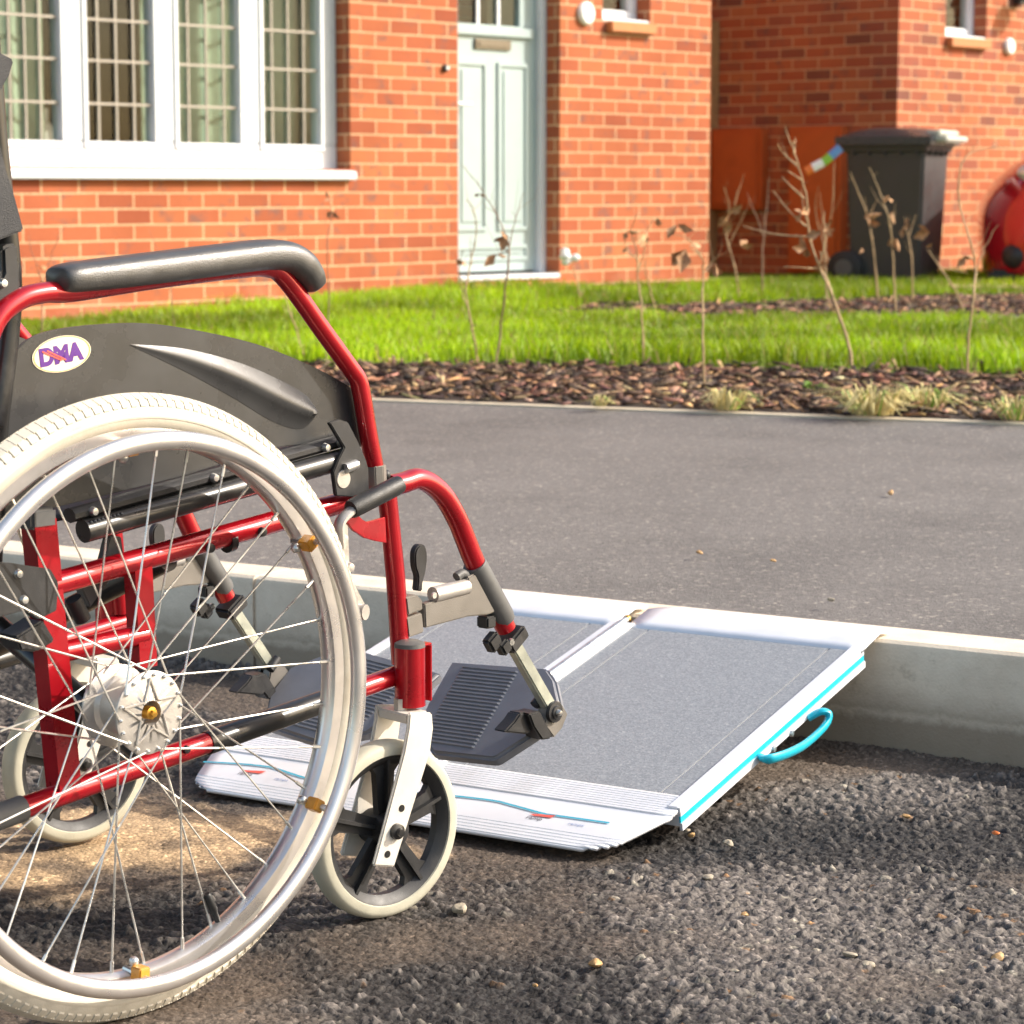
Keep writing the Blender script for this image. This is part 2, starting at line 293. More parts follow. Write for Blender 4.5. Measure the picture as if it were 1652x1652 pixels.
# ------------------------------------------------------------------ mesh helpers
COL = SC.collection
def tag(o, label=None, cat=None, group=None, kind=None):
    for k, v in (('label', label), ('category', cat), ('group', group), ('kind', kind)):
        if v: o[k] = v
    return o
def empty(name, loc, yaw=0.0):
    o = bpy.data.objects.new(name, None); COL.objects.link(o); o.location = loc; o.rotation_euler = (0, 0, yaw); o.empty_display_size = .1; return o
class MB:
    def __init__(s): s.v = []; s.f = []
    def add(s, vs, fs):
        b = len(s.v); s.v += [tuple(p) for p in vs]; s.f += [tuple(b + i for i in f) for f in fs]; return s
    def tube(s, pts, r, n=14, closed=False, cap=True, sx=1.0, sy=1.0, up=None):
        P = [Vector(p) for p in pts]; m = len(P)
        rr = r if isinstance(r, (list, tuple)) else [r] * m
        tan = []
        for i in range(m):
            a = P[(i - 1) % m] if (closed or i > 0) else P[i]; b = P[(i + 1) % m] if (closed or i < m - 1) else P[i]
            tan.append((b - a).normalized())
        u = Vector(up) if up else Vector((0, 0, 1))
        if abs(tan[0].dot(u)) > .95: u = Vector((0, 1, 0)) if not up else u
        x = (u - tan[0] * u.dot(tan[0])).normalized()
        vs = []
        for i in range(m):
            x = (x - tan[i] * x.dot(tan[i])).normalized(); y = tan[i].cross(x)
            for k in range(n):
                a = 2 * math.pi * k / n
                vs.append(P[i] + x * (math.cos(a) * rr[i] * sx) + y * (math.sin(a) * rr[i] * sy))
        fs = []
        for i in range(m if closed else m - 1):
            j = (i + 1) % m
            for k in range(n):
                l = (k + 1) % n; fs.append((i * n + k, i * n + l, j * n + l, j * n + k))
        if cap and not closed: fs += [tuple(range(n))[::-1], tuple(range((m - 1) * n, m * n))]
        return s.add(vs, fs)
    def box(s, c, size, rot=None):
        h = [k / 2 for k in size]; vs = []
        for a in (-1, 1):
            for b in (-1, 1):
                for d in (-1, 1):
                    p = Vector((a * h[0], b * h[1], d * h[2]))
                    if rot is not None: p = rot @ p
                    vs.append(Vector(c) + p)
        return s.add(vs, [(0, 1, 3, 2), (4, 6, 7, 5), (0, 4, 5, 1), (2, 3, 7, 6), (0, 2, 6, 4), (1, 5, 7, 3)])
    def span(s, a, b): return s.box([(p + q) / 2 for p, q in zip(a, b)], [abs(q - p) for p, q in zip(a, b)])
    def prism(s, poly, t):                  # polygon extruded along vector t
        P = [Vector(p) for p in poly]; n = len(P); t = Vector(t)
        vs = P + [p + t for p in P]
        return s.add(vs, [tuple(range(n))[::-1], tuple(range(n, 2 * n))] + [(i, (i + 1) % n, n + (i + 1) % n, n + i) for i in range(n)])
    def lathe(s, prof, o, ax, n=48, ref=None, a0=0, closed=False):   # profile of (radius, height along axis)
        ax = Vector(ax).normalized(); r0 = Vector(ref) if ref else (Vector((0, 0, 1)) if abs(ax.z) < .9 else Vector((1, 0, 0)))
        x = (r0 - ax * r0.dot(ax)).normalized(); y = ax.cross(x); m = len(prof); vs = []
        for k in range(n):
            a = 2 * math.pi * k / n; d = x * math.cos(a) + y * math.sin(a)
            for r, h in prof: vs.append(Vector(o) + d * r + ax * h)
        fs = []
        for k in range(n):
            l = (k + 1) % n
            for i in range(m if closed else m - 1):
                j = (i + 1) % m; fs.append((k * m + i, l * m + i, l * m + j, k * m + j))
        return s.add(vs, fs)
    def ball(s, c, r, n=10, sc=(1, 1, 1)):
        vs = []; fs = []
        for i in range(n + 1):
            t = math.pi * i / n
            for k in range(2 * n):
                a = math.pi * k / n
                vs.append(Vector(c) + Vector((math.sin(t) * math.cos(a) * r * sc[0], math.sin(t) * math.sin(a) * r * sc[1], math.cos(t) * r * sc[2])))
        for i in range(n):
            for k in range(2 * n):
                l = (k + 1) % (2 * n); fs.append((i * 2 * n + k, i * 2 * n + l, (i + 1) * 2 * n + l, (i + 1) * 2 * n + k))
        return s.add(vs, fs)
    def build(s, name, mat, parent=None, smooth=40, bevel=0.0, seg=2, subsurf=0):
        me = bpy.data.meshes.new(name); me.from_pydata(s.v, [], s.f)
        bm = bmesh.new(); bm.from_mesh(me); bmesh.ops.remove_doubles(bm, verts=bm.verts, dist=1e-6)
        bmesh.ops.recalc_face_normals(bm, faces=bm.faces)
        if bevel:
            es = [e for e in bm.edges if len(e.link_faces) == 2 and e.calc_face_angle(0) > R(30)]
            bmesh.ops.bevel(bm, geom=es, offset=bevel, segments=seg, affect='EDGES', clamp_overlap=True)
        if smooth:
            for f in bm.faces: f.smooth = True
            for e in bm.edges:
                if len(e.link_faces) == 2 and e.calc_face_angle(0) > R(smooth): e.smooth = False
        bm.to_mesh(me); bm.free()
        me.materials.append(mat)
        o = bpy.data.objects.new(name, me); COL.objects.link(o)
        if parent: o.parent = parent
        if subsurf:
            md = o.modifiers.new('s', 'SUBSURF'); md.levels = md.render_levels = subsurf
        return o
def spline(pts, k=8, rs=None):              # Catmull-Rom through points (and radii)
    P = [Vector(p) for p in pts]; out = []; ro = []
    for i in range(len(P) - 1):
        p0 = P[max(i - 1, 0)]; p1 = P[i]; p2 = P[i + 1]; p3 = P[min(i + 2, len(P) - 1)]
        for j in range(k):
            t = j / k
            out.append(.5 * ((2 * p1) + (p2 - p0) * t + (2 * p0 - 5 * p1 + 4 * p2 - p3) * t * t + (3 * p1 - p0 - 3 * p2 + p3) * t ** 3))
            if rs: ro.append(rs[i] * (1 - t) + rs[i + 1] * t)
    out.append(P[-1])
    if rs: ro.append(rs[-1]); return out, ro
    return out
def bent(pts, rad, k=6):                    # polyline with rounded corners
    P = [Vector(p) for p in pts]; out = [P[0]]
    for i in range(1, len(P) - 1):
        a = P[i - 1] - P[i]; b = P[i + 1] - P[i]; r = min(rad, a.length * .45, b.length * .45)
        A = P[i] + a.normalized() * r; B = P[i] + b.normalized() * r
        for j in range(k + 1):
            t = j / k; out.append(A * (1 - t) ** 2 + P[i] * 2 * t * (1 - t) + B * t * t)
    out.append(P[-1]); return out
def npmesh(name, verts, faces, mat, attr=None, attrname='tint', smooth=False, parent=None):
    me = bpy.data.meshes.new(name); verts = np.asarray(verts, np.float32); faces = np.asarray(faces, np.int32); k = faces.shape[1]
    me.vertices.add(len(verts)); me.vertices.foreach_set('co', verts.ravel())
    me.loops.add(faces.size); me.loops.foreach_set('vertex_index', faces.ravel())
    me.polygons.add(len(faces)); me.polygons.foreach_set('loop_start', np.arange(0, faces.size, k, dtype=np.int32))
    me.polygons.foreach_set('loop_total', np.full(len(faces), k, np.int32))
    if smooth: me.polygons.foreach_set('use_smooth', np.ones(len(faces), bool))
    me.update(calc_edges=True)
    if attr is not None:
        at = me.color_attributes.new(attrname, 'FLOAT_COLOR', 'POINT')
        at.data.foreach_set('color', np.concatenate([attr, np.ones((len(attr), 1))], 1).astype(np.float32).ravel())
    me.materials.append(mat); o = bpy.data.objects.new(name, me); COL.objects.link(o)
    if parent: o.parent = parent
    return o
def textmesh(name, body, size, mat, parent, mtx, extrude=.0003, shear=0.0, bold=0.0, fit=None):
    cu = bpy.data.curves.new(name, 'FONT'); cu.body = body; cu.size = size; cu.extrude = extrude; cu.shear = shear; cu.offset = bold
    cu.align_x = 'CENTER'; cu.align_y = 'CENTER'
    t = bpy.data.objects.new(name, cu); COL.objects.link(t); bpy.context.view_layer.update()
    me = bpy.data.meshes.new_from_object(t.evaluated_get(bpy.context.evaluated_depsgraph_get()))
    bpy.data.objects.remove(t)
    if fit:
        xs = [v.co.x for v in me.vertices]; ys = [v.co.y for v in me.vertices]
        me.transform(Matrix.Diagonal((fit[0] / (max(xs) - min(xs)), fit[1] / (max(ys) - min(ys)), 1, 1)) @ Matrix.Translation((-(max(xs) + min(xs)) / 2, -(max(ys) + min(ys)) / 2, 0)))
    me.transform(mtx); me.materials.clear(); me.materials.append(mat)
    o = bpy.data.objects.new(name, me); COL.objects.link(o); o.parent = parent; return o
def vnoise(x, y, s, seed=0):                # smooth value noise on numpy arrays
    r = np.random.default_rng(seed); T = r.random((64, 64)); x = x * s + 100; y = y * s + 100
    i = np.floor(x).astype(int); j = np.floor(y).astype(int); fx = x - i; fy = y - j; fx = fx * fx * (3 - 2 * fx); fy = fy * fy * (3 - 2 * fy)
    g = lambda a, b: T[a % 64, b % 64]
    return (g(i, j) * (1 - fx) + g(i + 1, j) * fx) * (1 - fy) + (g(i, j + 1) * (1 - fx) + g(i + 1, j + 1) * fx) * fy

# ================================================================== SETTING
KY = -31.38                                  # the kerb runs this way
KF = Frame((0, 0, 0), KY)                    # local x along the kerb, y across it towards the houses
KFACE, KTOP, KW = 3.267, .16, .105

# base ground out to the horizon
g = MB(); g.add([(-300, -300, -.03), (300, -300, -.03), (300, 300, -.03), (-300, 300, -.03)], [(0, 1, 2, 3)])
tag(g.build('ground', M['turf'], smooth=0), kind='structure')

# road: one tensor grid, fine where the camera is close; real stones
def road():
    fx = np.arange(-2.95, -.62, .0027); fm = np.arange(1.62, KFACE + .001, .0027)     # k and m ranges seen in the photograph
    cx = np.concatenate([np.linspace(-40, -4.2, 30), np.arange(-4, -2.955, .005), fx, np.arange(-.615, .5, .005), np.linspace(.7, 40, 30)])
    cm = np.concatenate([np.linspace(-12, .4, 30), np.arange(.55, 1.615, .005), fm]); cm[-1] = KFACE + .004
    Kx, Km = np.meshgrid(cx, cm)
    X = Kx * KF.u.x + Km * KF.v.x; Yw = Kx * KF.u.y + Km * KF.v.y
    x, y = Kx.ravel(), Km.ravel()
    def chips_(cell, seed):                     # angular stones: flat tilted facets with steep flanks
        r = np.random.default_rng(seed); S = 512; jx = r.random((S, S)); jy = r.random((S, S)); hh = r.random((S, S)); cc = r.random((S, S)); aa = r.random((S, S)); tx = r.normal(0, .34, (S, S)); ty = r.normal(0, .34, (S, S))
        wx = x + (vnoise(x, y, 170, seed + 70) - .5) * cell * .5; wy = y + (vnoise(x, y, 170, seed + 71) - .5) * cell * .5
        i0 = np.floor(wx / cell).astype(int); j0 = np.floor(wy / cell).astype(int)
        d1 = np.full(x.shape, 9e9); d2 = np.full(x.shape, 9e9); keep = [np.zeros_like(x) for _ in range(4)]
        for di in (-1, 0, 1):
            for dj in (-1, 0, 1):
                i = (i0 + di) % S; j = (j0 + dj) % S
                dx = wx - (i0 + di + .08 + .84 * jx[i, j]) * cell; dy = wy - (j0 + dj + .08 + .84 * jy[i, j]) * cell
                an = aa[i, j] * math.pi; u = dx * np.cos(an) + dy * np.sin(an); v = -dx * np.sin(an) + dy * np.cos(an)
                d = np.maximum(np.sqrt(u * u * .6 + v * v * 1.3), (np.abs(u) * .8 + np.abs(v)) * .78) / (.7 + .6 * cc[i, j])
                q = d < d1; d2 = np.where(q, d1, np.minimum(d2, d)); d1 = np.where(q, d, d1)
                for n_, val in enumerate((hh[i, j], cc[i, j], aa[i, j], dx * tx[i, j] + dy * ty[i, j])): keep[n_] = np.where(q, val, keep[n_])
        edge = np.clip((d2 - d1) / cell / .30, 0, 1); return edge ** .55, keep[0], keep[1], keep[2], keep[3]
    e1, h1, c1, a1, t1 = chips_(.0125, 1); e2, h2, c2, a2, t2 = chips_(.0068, 2)
    keep1 = h1 > .38                             # the larger stones stand among finer ones
    z1 = np.where(keep1, e1 * (.0030 + .0062 * (h1 - .38) / .62 + t1 * .9), 0); z2 = e2 * (.0022 + .0036 * h2 + t2 * .7)
    XX, YY = X.ravel(), Yw.ravel()
    smooth = vnoise(XX, YY, 2.6, 5) * .55 + vnoise(XX, YY, 7, 6) * .3 + vnoise(XX, YY, 19, 16) * .15
    sm = np.clip((smooth - .455) / .18, 0, 1)                                         # fine dusty stretches
    sand = np.clip(1.1 - np.sqrt(((XX + .44) / .26) ** 2 + ((YY - 3.03) / .15) ** 2) + (vnoise(XX, YY, 14, 8) - .5) * 1.1 + (vnoise(XX, YY, 40, 9) - .5) * .6, 0, 1)
    sand2 = np.clip(1.1 - np.sqrt(((XX + .60) / .22) ** 2 + ((YY - 2.86) / .10) ** 2) + (vnoise(XX, YY, 18, 18) - .5) * 1.2, 0, 1) * .7
    sand = np.maximum(sand, sand2)
    z = np.maximum(z1 * (1 - .62 * sm), z2 * (1.0 - .3 * sm) + .0008)
    flat = .0035 + vnoise(XX, YY, 60, 10) * .003 + vnoise(XX, YY, 150, 11) * .0012
    z = z * (1 - .8 * sand) + flat * .8 * sand
    near = np.clip((y - (KFACE - .12)) / .1, 0, 1); z = z * (1 + .8 * near)        # loose chippings pile against the kerb
    z += (vnoise(XX, YY, 4, 12) - .5) * .012 - .003
    inside = (x > -4.01) & (x < .5) & (y > .54); z = np.where(inside, z, -.002)
    stone = np.where((z1 * (1 - .62 * sm))[..., None] > (z2 * (1 - .3 * sm) + .0008)[..., None], np.stack([c1, h1, a1], -1), np.stack([c2, h2, a2], -1))
    t = stone[:, 0]; base = np.stack([.062 + .070 * t, .053 + .060 * t, .047 + .051 * t], -1)
    base = np.where(inside[:, None], base, np.array([.080, .066, .055]))
    pale = (stone[:, 2] > .978)[:, None]; tan = ((stone[:, 2] > .935) & (stone[:, 2] <= .942))[:, None]
    base = np.where(pale, np.array([.26, .23, .18]), base); base = np.where(tan, np.array([.26, .14, .06]), base)
    hn = np.clip(z / .0068, 0, 1)[:, None]; base = np.array([.016, .013, .011]) * (1 - hn) + base * hn * 1.2          # bitumen between the worn stone tops, darkened further to paint in the gap shade
    dust = np.array([.125, .092, .066]); base = base * (1 - .62 * sm[:, None]) + dust * .62 * sm[:, None]
    sc = np.array([.42, .29, .165]) * (.8 + .4 * vnoise(XX, YY, 50, 13))[:, None]; s9 = np.clip(sand * 1.2, 0, .93)[:, None]
    base = base * (1 - s9) + sc * s9
    nx, nm = len(cx), len(cm); idx = np.arange(nx * nm).reshape(nm, nx)
    f = np.stack([idx[:-1, :-1], idx[:-1, 1:], idx[1:, 1:], idx[1:, :-1]], -1).reshape(-1, 4)
    o = npmesh('road', np.stack([XX, YY, z], -1), f, M['road'], base, 'stone', True)
    tag(o, kind='structure')
road()

# kerb: precast units with joints
def kerb():
    mb = MB(); L = .914; k0 = -2.497 - 12 * L; g2 = .0035
    prof = [(KFACE, -.05), (KFACE, .148), (KFACE + .003, .1555), (KFACE + .010, .1598), (KFACE + .018, KTOP), (KFACE + KW, KTOP), (KFACE + KW, -.05)]
    for i in range(24):
        a, b = k0 + i * L + g2, k0 + (i + 1) * L - g2
        P = [KF.wld((a, m, z)) for m, z in prof]; Q = [KF.wld((b, m, z)) for m, z in prof]; n = len(P)
        mb.add(P + Q, [tuple(range(n)), tuple(range(n, 2 * n))[::-1]] + [(i2, (i2 + 1) % n, n + (i2 + 1) % n, n + i2) for i2 in range(n)])
        if i < 23:
            P = [KF.wld((b, m + (.004 if m < KFACE + .05 else -.004), z - .003)) for m, z in prof]; Q = [KF.wld((b + 2 * g2, m + (.004 if m < KFACE + .05 else -.004), z - .003)) for m, z in prof]
            mb.add(P + Q, [(i2, (i2 + 1) % n, n + (i2 + 1) % n, n + i2) for i2 in range(n)])
    tag(mb.build('kerb', M['kerb'], smooth=30), kind='structure')
kerb()
def sheet(name, pts, mat, sub=0, smooth=0):
    mb = MB(); mb.add(pts, [tuple(range(len(pts)))]); o = mb.build(name, mat, smooth=smooth); tag(o, kind='structure'); return o
def line_far(a, b, t0, t1): return a + (b - a) * t0, a + (b - a) * t1
E0, E1 = gp(605, 648, .188), gp(1652, 687, .188)
eL, eR = line_far(E0, E1, -9, 9)
kL, kR = KF.wld((-16, KFACE + KW - .002, .158)), KF.wld((14, KFACE + KW - .002, .158))
sheet('pavement', [kL, kR, eR, eL], M['asphalt'])
ed = (E1 - E0).normalized(); en = Vector((-ed.y, ed.x, 0)); en.z = 0
mb = MB(); q = [eL + Vector((0, 0, -.1)), eR + Vector((0, 0, -.1)), eR + en * .05 + Vector((0, 0, -.1)), eL + en * .05 + Vector((0, 0, -.1))]
mb.prism(q, (0, 0, .1055)); tag(mb.build('edging', M['edging'], smooth=0), kind='structure')
# planting bed, lawn
bL, bR = eL + en * .05, eR + en * .05
G0, G1 = gp(600, 592, .2), gp(1652, 610, .2)
sheet('mulch_bed', [bL + Vector((0, 0, .006)), bR + Vector((0, 0, .006)), Vector((14, 9.0, .196)), Vector((14, 12, .19)), Vector((-9, 12, .19)), Vector((-9, 10.5, .196))], M['soil'])
HO = Vector((1.2, 15.2, 0)); HY = 47.5
HF = Frame(HO, HY)                           # house front: local x along the wall, y into the house
def lawn_z(X, Y):
    zz = .212 + .02 * (vnoise(X, Y, .8, 31) - .5) + .012 * (vnoise(X, Y, 3, 32) - .5)
    d = (X + .35) ** 2 / .5 + (Y - 13.4) ** 2 / .6
    return zz + .045 * np.exp(-d) - .03 * np.clip((-X - .5) / 1.5, 0, 1)
def front_edge(X): return np.interp(X, [-9, -2.5, -.476, .571, 1.636, 6], [10.6, 9.2, 8.47, 8.37, 7.97, 7.2]) + .14 * (vnoise(X, X * 0, 3, 41) - .5) + .07 * (vnoise(X, X * 0, 11, 42) - .5)
def bed2(X, Y):                              # second, far bed inside the lawn
    lo = np.interp(X, [0, .1, 1.2, 2.3, 6], [11.75, 11.5, 11.35, 11.15, 10.6]); hi = np.interp(X, [0, .2, .5, 1.2, 2.9, 6], [11.8, 12.1, 12.5, 12.9, 14.1, 16.6])
    e = .35 * (vnoise(X, Y, 2.4, 44) - .5)
    return (X > .05) & (Y > lo + e) & (Y < hi + e)
def lawn():
    gx = np.concatenate([np.linspace(-9, -2.6, 40), np.arange(-2.5, 4.6, .05), np.linspace(4.7, 14, 30)]); gy = np.linspace(0, 1, 130)
    GX, T = np.meshgrid(gx, gy); fe = front_edge(GX); GY = fe + (24 - fe) * T ** 1.15
    Z = lawn_z(GX, GY); Z = np.where(T < .002, .17, Z)
    idx = np.arange(GX.size).reshape(GX.shape); f = np.stack([idx[:-1, :-1], idx[:-1, 1:], idx[1:, 1:], idx[1:, :-1]], -1).reshape(-1, 4)
    b2 = bed2(GX, GY); Z = np.where(b2, Z - .03, Z)
    tag(npmesh('lawn', np.stack([GX, GY, Z], -1).reshape(-1, 3), f, M['turf'], smooth=True), kind='structure')
    # soil of the far bed, laid a little above the turf sheet
    sx = np.arange(.0, 6, .06); sy = np.arange(10.4, 16.8, .06); SX, SY = np.meshgrid(sx, sy); SZ = lawn_z(SX, SY) - .012 + .02 * vnoise(SX, SY, 6, 50)
    keep = bed2(SX, SY); idx = np.arange(SX.size).reshape(SX.shape); f = np.stack([idx[:-1, :-1], idx[:-1, 1:], idx[1:, 1:], idx[1:, :-1]], -1)
    kq = keep[:-1, :-1] & keep[:-1, 1:] & keep[1:, 1:] & keep[1:, :-1]
    tag(npmesh('far_bed_soil', np.stack([SX, SY, SZ], -1).reshape(-1, 3), f[kq].reshape(-1, 4), M['soil'], smooth=True), kind='structure')
lawn()
# grass blades
def grass():
    n = 240000
    X = rng.uniform(-3.9, 4.3, n); Y = rng.uniform(7.7, 17.0, n)
    ok = (Y > front_edge(X) + .0 - .10 * rng.random(n) ** 3) & ~bed2(X, Y)
    lx = (X - HO.x) * HF.u.x + (Y - HO.y) * HF.u.y; ly = (X - HO.x) * HF.v.x + (Y - HO.y) * HF.v.y
    ok &= (ly < -.02); ok &= (X > Y * -.27) & (X < Y * .25 + .1)
    ok &= (Y < 13) | (rng.random(n) < .55)
    X, Y = X[ok], Y[ok]; n = len(X); Z = lawn_z(X, Y)
    tall = (.026 + .038 * rng.random(n)) * (.55 + .9 * vnoise(X, Y, 3.5, 60)); w = .0022 + .002 * rng.random(n)
    edge = np.clip(1 - (Y - front_edge(X)) / .25, 0, 1); tall *= 1 + .35 * edge
    an = rng.uniform(0, 2 * np.pi, n); le = rng.uniform(.1, .75, n) * tall; dx, dy = np.cos(an), np.sin(an)
    b = rng.uniform(0, 2 * np.pi, n); wx, wy = np.cos(b) * w, np.sin(b) * w
    p0 = np.stack([X - wx, Y - wy, Z - .005], -1); p1 = np.stack([X + wx, Y + wy, Z - .005], -1)
    mx, my, mz = X + dx * le * .35, Y + dy * le * .35, Z + tall * .6
    p2 = np.stack([mx + wx * .8, my + wy * .8, mz], -1); p3 = np.stack([mx - wx * .8, my - wy * .8, mz], -1)
    tx, ty, tz = X + dx * le, Y + dy * le, Z + tall
    p4 = np.stack([tx + wx * .15, ty + wy * .15, tz], -1); p5 = np.stack([tx - wx * .15, ty - wy * .15, tz], -1)
    V = np.stack([p0, p1, p2, p3, p4, p5], 1).reshape(-1, 3); k = np.arange(n)[:, None] * 6
    Fc = np.concatenate([k + np.array([0, 1, 2, 3]), k + np.array([3, 2, 4, 5])], 0)
    t = rng.random(n)[:, None] * .6 + .4 * vnoise(X, Y, 4, 61)[:, None]
    c = np.array([.23, .43, .004]) * (1 - t) + np.array([.56, .76, .012]) * t
    pt = np.clip((vnoise(X, Y, 1.7, 62) - .35) * 2, 0, 1)[:, None]; c = c * (.46 + .54 * pt)
    dry = (rng.random(n) < .08)[:, None]; c = np.where(dry, np.array([.34, .28, .10]), c)
    tag(npmesh('grass', V, Fc, M['grass'], np.repeat(c, 6, 0)), 'short bright green grass blades of the front lawn', 'grass', kind='stuff')
grass()
# bark chips
def chips():
    pos = []
    while len(pos) < 6600:
        X = random.uniform(-2.9, 2.9); t = (X - E0.x) / (E1.x - E0.x); y0 = (E0 + (E1 - E0) * t).y + .07
        y1 = float(front_edge(np.array([X]))[0]) + .1
        Y = random.uniform(y0, y1)
        if abs(X) < Y * .28: pos.append((X, Y, .198 + .01 * random.random() + (.02 * random.random() if random.random() < .3 else 0)))
    m2 = 0
    while m2 < 2200:
        X = random.uniform(.05, 3.6); Y = random.uniform(11, 15.5)
        if X < Y * .22 and bool(bed2(np.array([X]), np.array([Y]))[0]): pos.append((X, Y, float(lawn_z(np.array([X]), np.array([Y]))[0]) + .012 * random.random())); m2 += 1
    V, Fq, C = [], [], []
    cols = [(.035, .02, .014), (.08, .045, .028), (.18, .10, .06), (.30, .17, .095), (.44, .26, .14), (.55, .36, .20)]
    for x, y, z in pos:
        L = random.uniform(.015, .075) * (1.5 if random.random() < .12 else 1); W = random.uniform(.008, .022); T = random.uniform(.002, .006)
        rot = Euler((random.gauss(0, .22), random.gauss(0, .22), random.uniform(0, 6.28))).to_matrix()
        col = random.choices(cols, [5, 5, 4, 3, 1.6, .8])[0]; col = [k * random.uniform(.8, 1.2) for k in col]
        b = len(V); tp = random.uniform(.3, .9)
        for sx in (-1, 1):
            for sy in (-1, 1):
                for sz in (-1, 1):
                    q = rot @ Vector((sx * L / 2, sy * W / 2 * (tp if sx > 0 else 1), sz * T / 2)) + Vector((x, y, z)); V.append(q); C.append(col)
        Fq += [(b + i, b + j, b + k, b + l) for i, j, k, l in ((0, 1, 3, 2), (4, 6, 7, 5), (0, 4, 5, 1), (2, 3, 7, 6), (0, 2, 6, 4), (1, 5, 7, 3))]
    tag(npmesh('bark_chips', V, Fq, M['bark'], np.array(C)), 'brown bark chip mulch covering both planting beds', 'bark chips', kind='stuff')
chips()
# buff slabs beside the far house and the drive strip at the far right
mb = MB(); c0 = gp(1545, 472, .205)
for i in range(5):
    for j in range(3):
        p = c0 + Vector((.47 * i, .47 * j * 1.0, 0)); mb.box(p + Vector((.22, .22, .012)), (.455, .455, .04))
tag(mb.build('slab_path', M['slab'], bevel=.004, smooth=0), kind='structure')
a0 = gp(1490, 526, .215)
mb = MB(); q = [a0, gp(1700, 512, .215) + Vector((3, -.6, 0)), gp(1700, 500, .215) + Vector((3, -.3, 0)), gp(1560, 512, .215)]
mb.prism([p + Vector((0, 0, -.02)) for p in q], (0, 0, .028)); tag(mb.build('drive_strip', M['asphalt'], smooth=0), kind='structure')

# ================================================================== HOUSES
def uvbox(o, off=(0, 0)):                    # metres; walls facing x get (y,z), walls facing y get (x,z)
    me = o.data; uv = me.uv_layers.new(name='UVMap')
    for p in me.polygons:
        n = p.normal
        for li in p.loop_indices:
            c = me.vertices[me.loops[li].vertex_index].co
            u = (c.x, c.z) if abs(n.y) >= max(abs(n.x), abs(n.z)) else ((c.y + .05, c.z) if abs(n.x) >= abs(n.z) else (c.x, c.y))
            uv.data[li].uv = (u[0] + off[0], u[1] + off[1])
def wall(name, x0, x1, z0, z1, holes, depth, mat, parent, yb=0.0, off=(0, 0)):
    xs = sorted({x0, x1, *[h[0] for h in holes], *[h[1] for h in holes]}); zs = sorted({z0, z1, *[h[2] for h in holes], *[h[3] for h in holes]})
    inh = lambda x, z: any(h[0] < x < h[1] and h[2] < z < h[3] for h in holes)
    mb = MB()
    for i in range(len(xs) - 1):
        for j in range(len(zs) - 1):
            if inh((xs[i] + xs[i + 1]) / 2, (zs[j] + zs[j + 1]) / 2): continue
            a, b, c, d = xs[i], xs[i + 1], zs[j], zs[j + 1]
            mb.add([(a, yb, c), (b, yb, c), (b, yb, d), (a, yb, d)], [(0, 1, 2, 3)])
    for a, b, c, d in holes:
        e = yb + depth
        mb.add([(a, yb, c), (a, e, c), (a, e, d), (a, yb, d)], [(0, 1, 2, 3)]); mb.add([(b, yb, c), (b, yb, d), (b, e, d), (b, e, c)], [(0, 1, 2, 3)])
        mb.add([(a, yb, d), (a, e, d), (b, e, d), (b, yb, d)], [(0, 1, 2, 3)]); mb.add([(a, yb, c), (b, yb, c), (b, e, c), (a, e, c)], [(0, 1, 2, 3)])
    return mb
def hp(x, y, yd=0.0): return HF.unp(x, y, yd)
PH = -.853 + 12 * .075                       # brings a bed joint to the height seen beside the door
REC = .10
def window_unit(root, xs, z0, z1, yb, open_left=False):
    pass

h1 = empty('brick_house', HO, R(HY))
tag(h1, 'orange brick house with white casement window and pale green front door, nearest the wheelchair', 'house')
wR = hp(565, 200).x; wB = hp(565, 273).z; wL = wR - 3.1; wT = 2.12
dL = hp(739, 300).x; dR = hp(903, 300).x; dB = hp(820, 452).z; dT = dB + 2.14
sL, sR = hp(972, 10).x, hp(1049, 10).x; sB = hp(1010, 36).z; sT = sB + 1.05
mb = wall('wall', -9, 0, -.1, 5.2, [(wL, wR, wB, wT), (dL, dR, dB, dT), (sL, sR, sB, sT)], .30, M['brick'], h1)
mb.add([(0, 0, -.1), (0, 8, -.1), (0, 8, 5.2), (0, 0, 5.2)], [(0, 1, 2, 3)])
mb.add([(-9, 0, -.1), (-9, 8, -.1), (-9, 8, 5.2), (-9, 0, 5.2)], [(0, 3, 2, 1)]); mb.add([(-9, 8, -.1), (0, 8, -.1), (0, 8, 5.2), (-9, 8, 5.2)], [(0, 3, 2, 1)])
wo = mb.build('wall', M['brick'], h1, smooth=0); uvbox(wo, (.02, PH))
def roof(root, x0, x1, z):
    mb = MB(); mb.prism([(x0 - .3, -.35, z), (x0 - .3, 8.35, z), (x0 - .3, 4, z + 3.2)], (x1 - x0 + .6, 0, 0)); mb.build('roof', M['roof'], root, smooth=0)
roof(h1, -9, 0, 5.2)
# dim room behind the window
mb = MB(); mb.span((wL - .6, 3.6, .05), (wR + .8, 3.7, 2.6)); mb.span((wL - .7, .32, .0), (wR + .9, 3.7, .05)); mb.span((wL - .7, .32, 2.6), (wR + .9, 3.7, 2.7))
mb.span((wR + .8, .32, .05), (wR + .9, 3.6, 2.6)); mb.span((wL - .7, .32, .05), (wL - .6, 3.6, 2.6)); mb.build('living_room', M['dark'], h1, smooth=0)
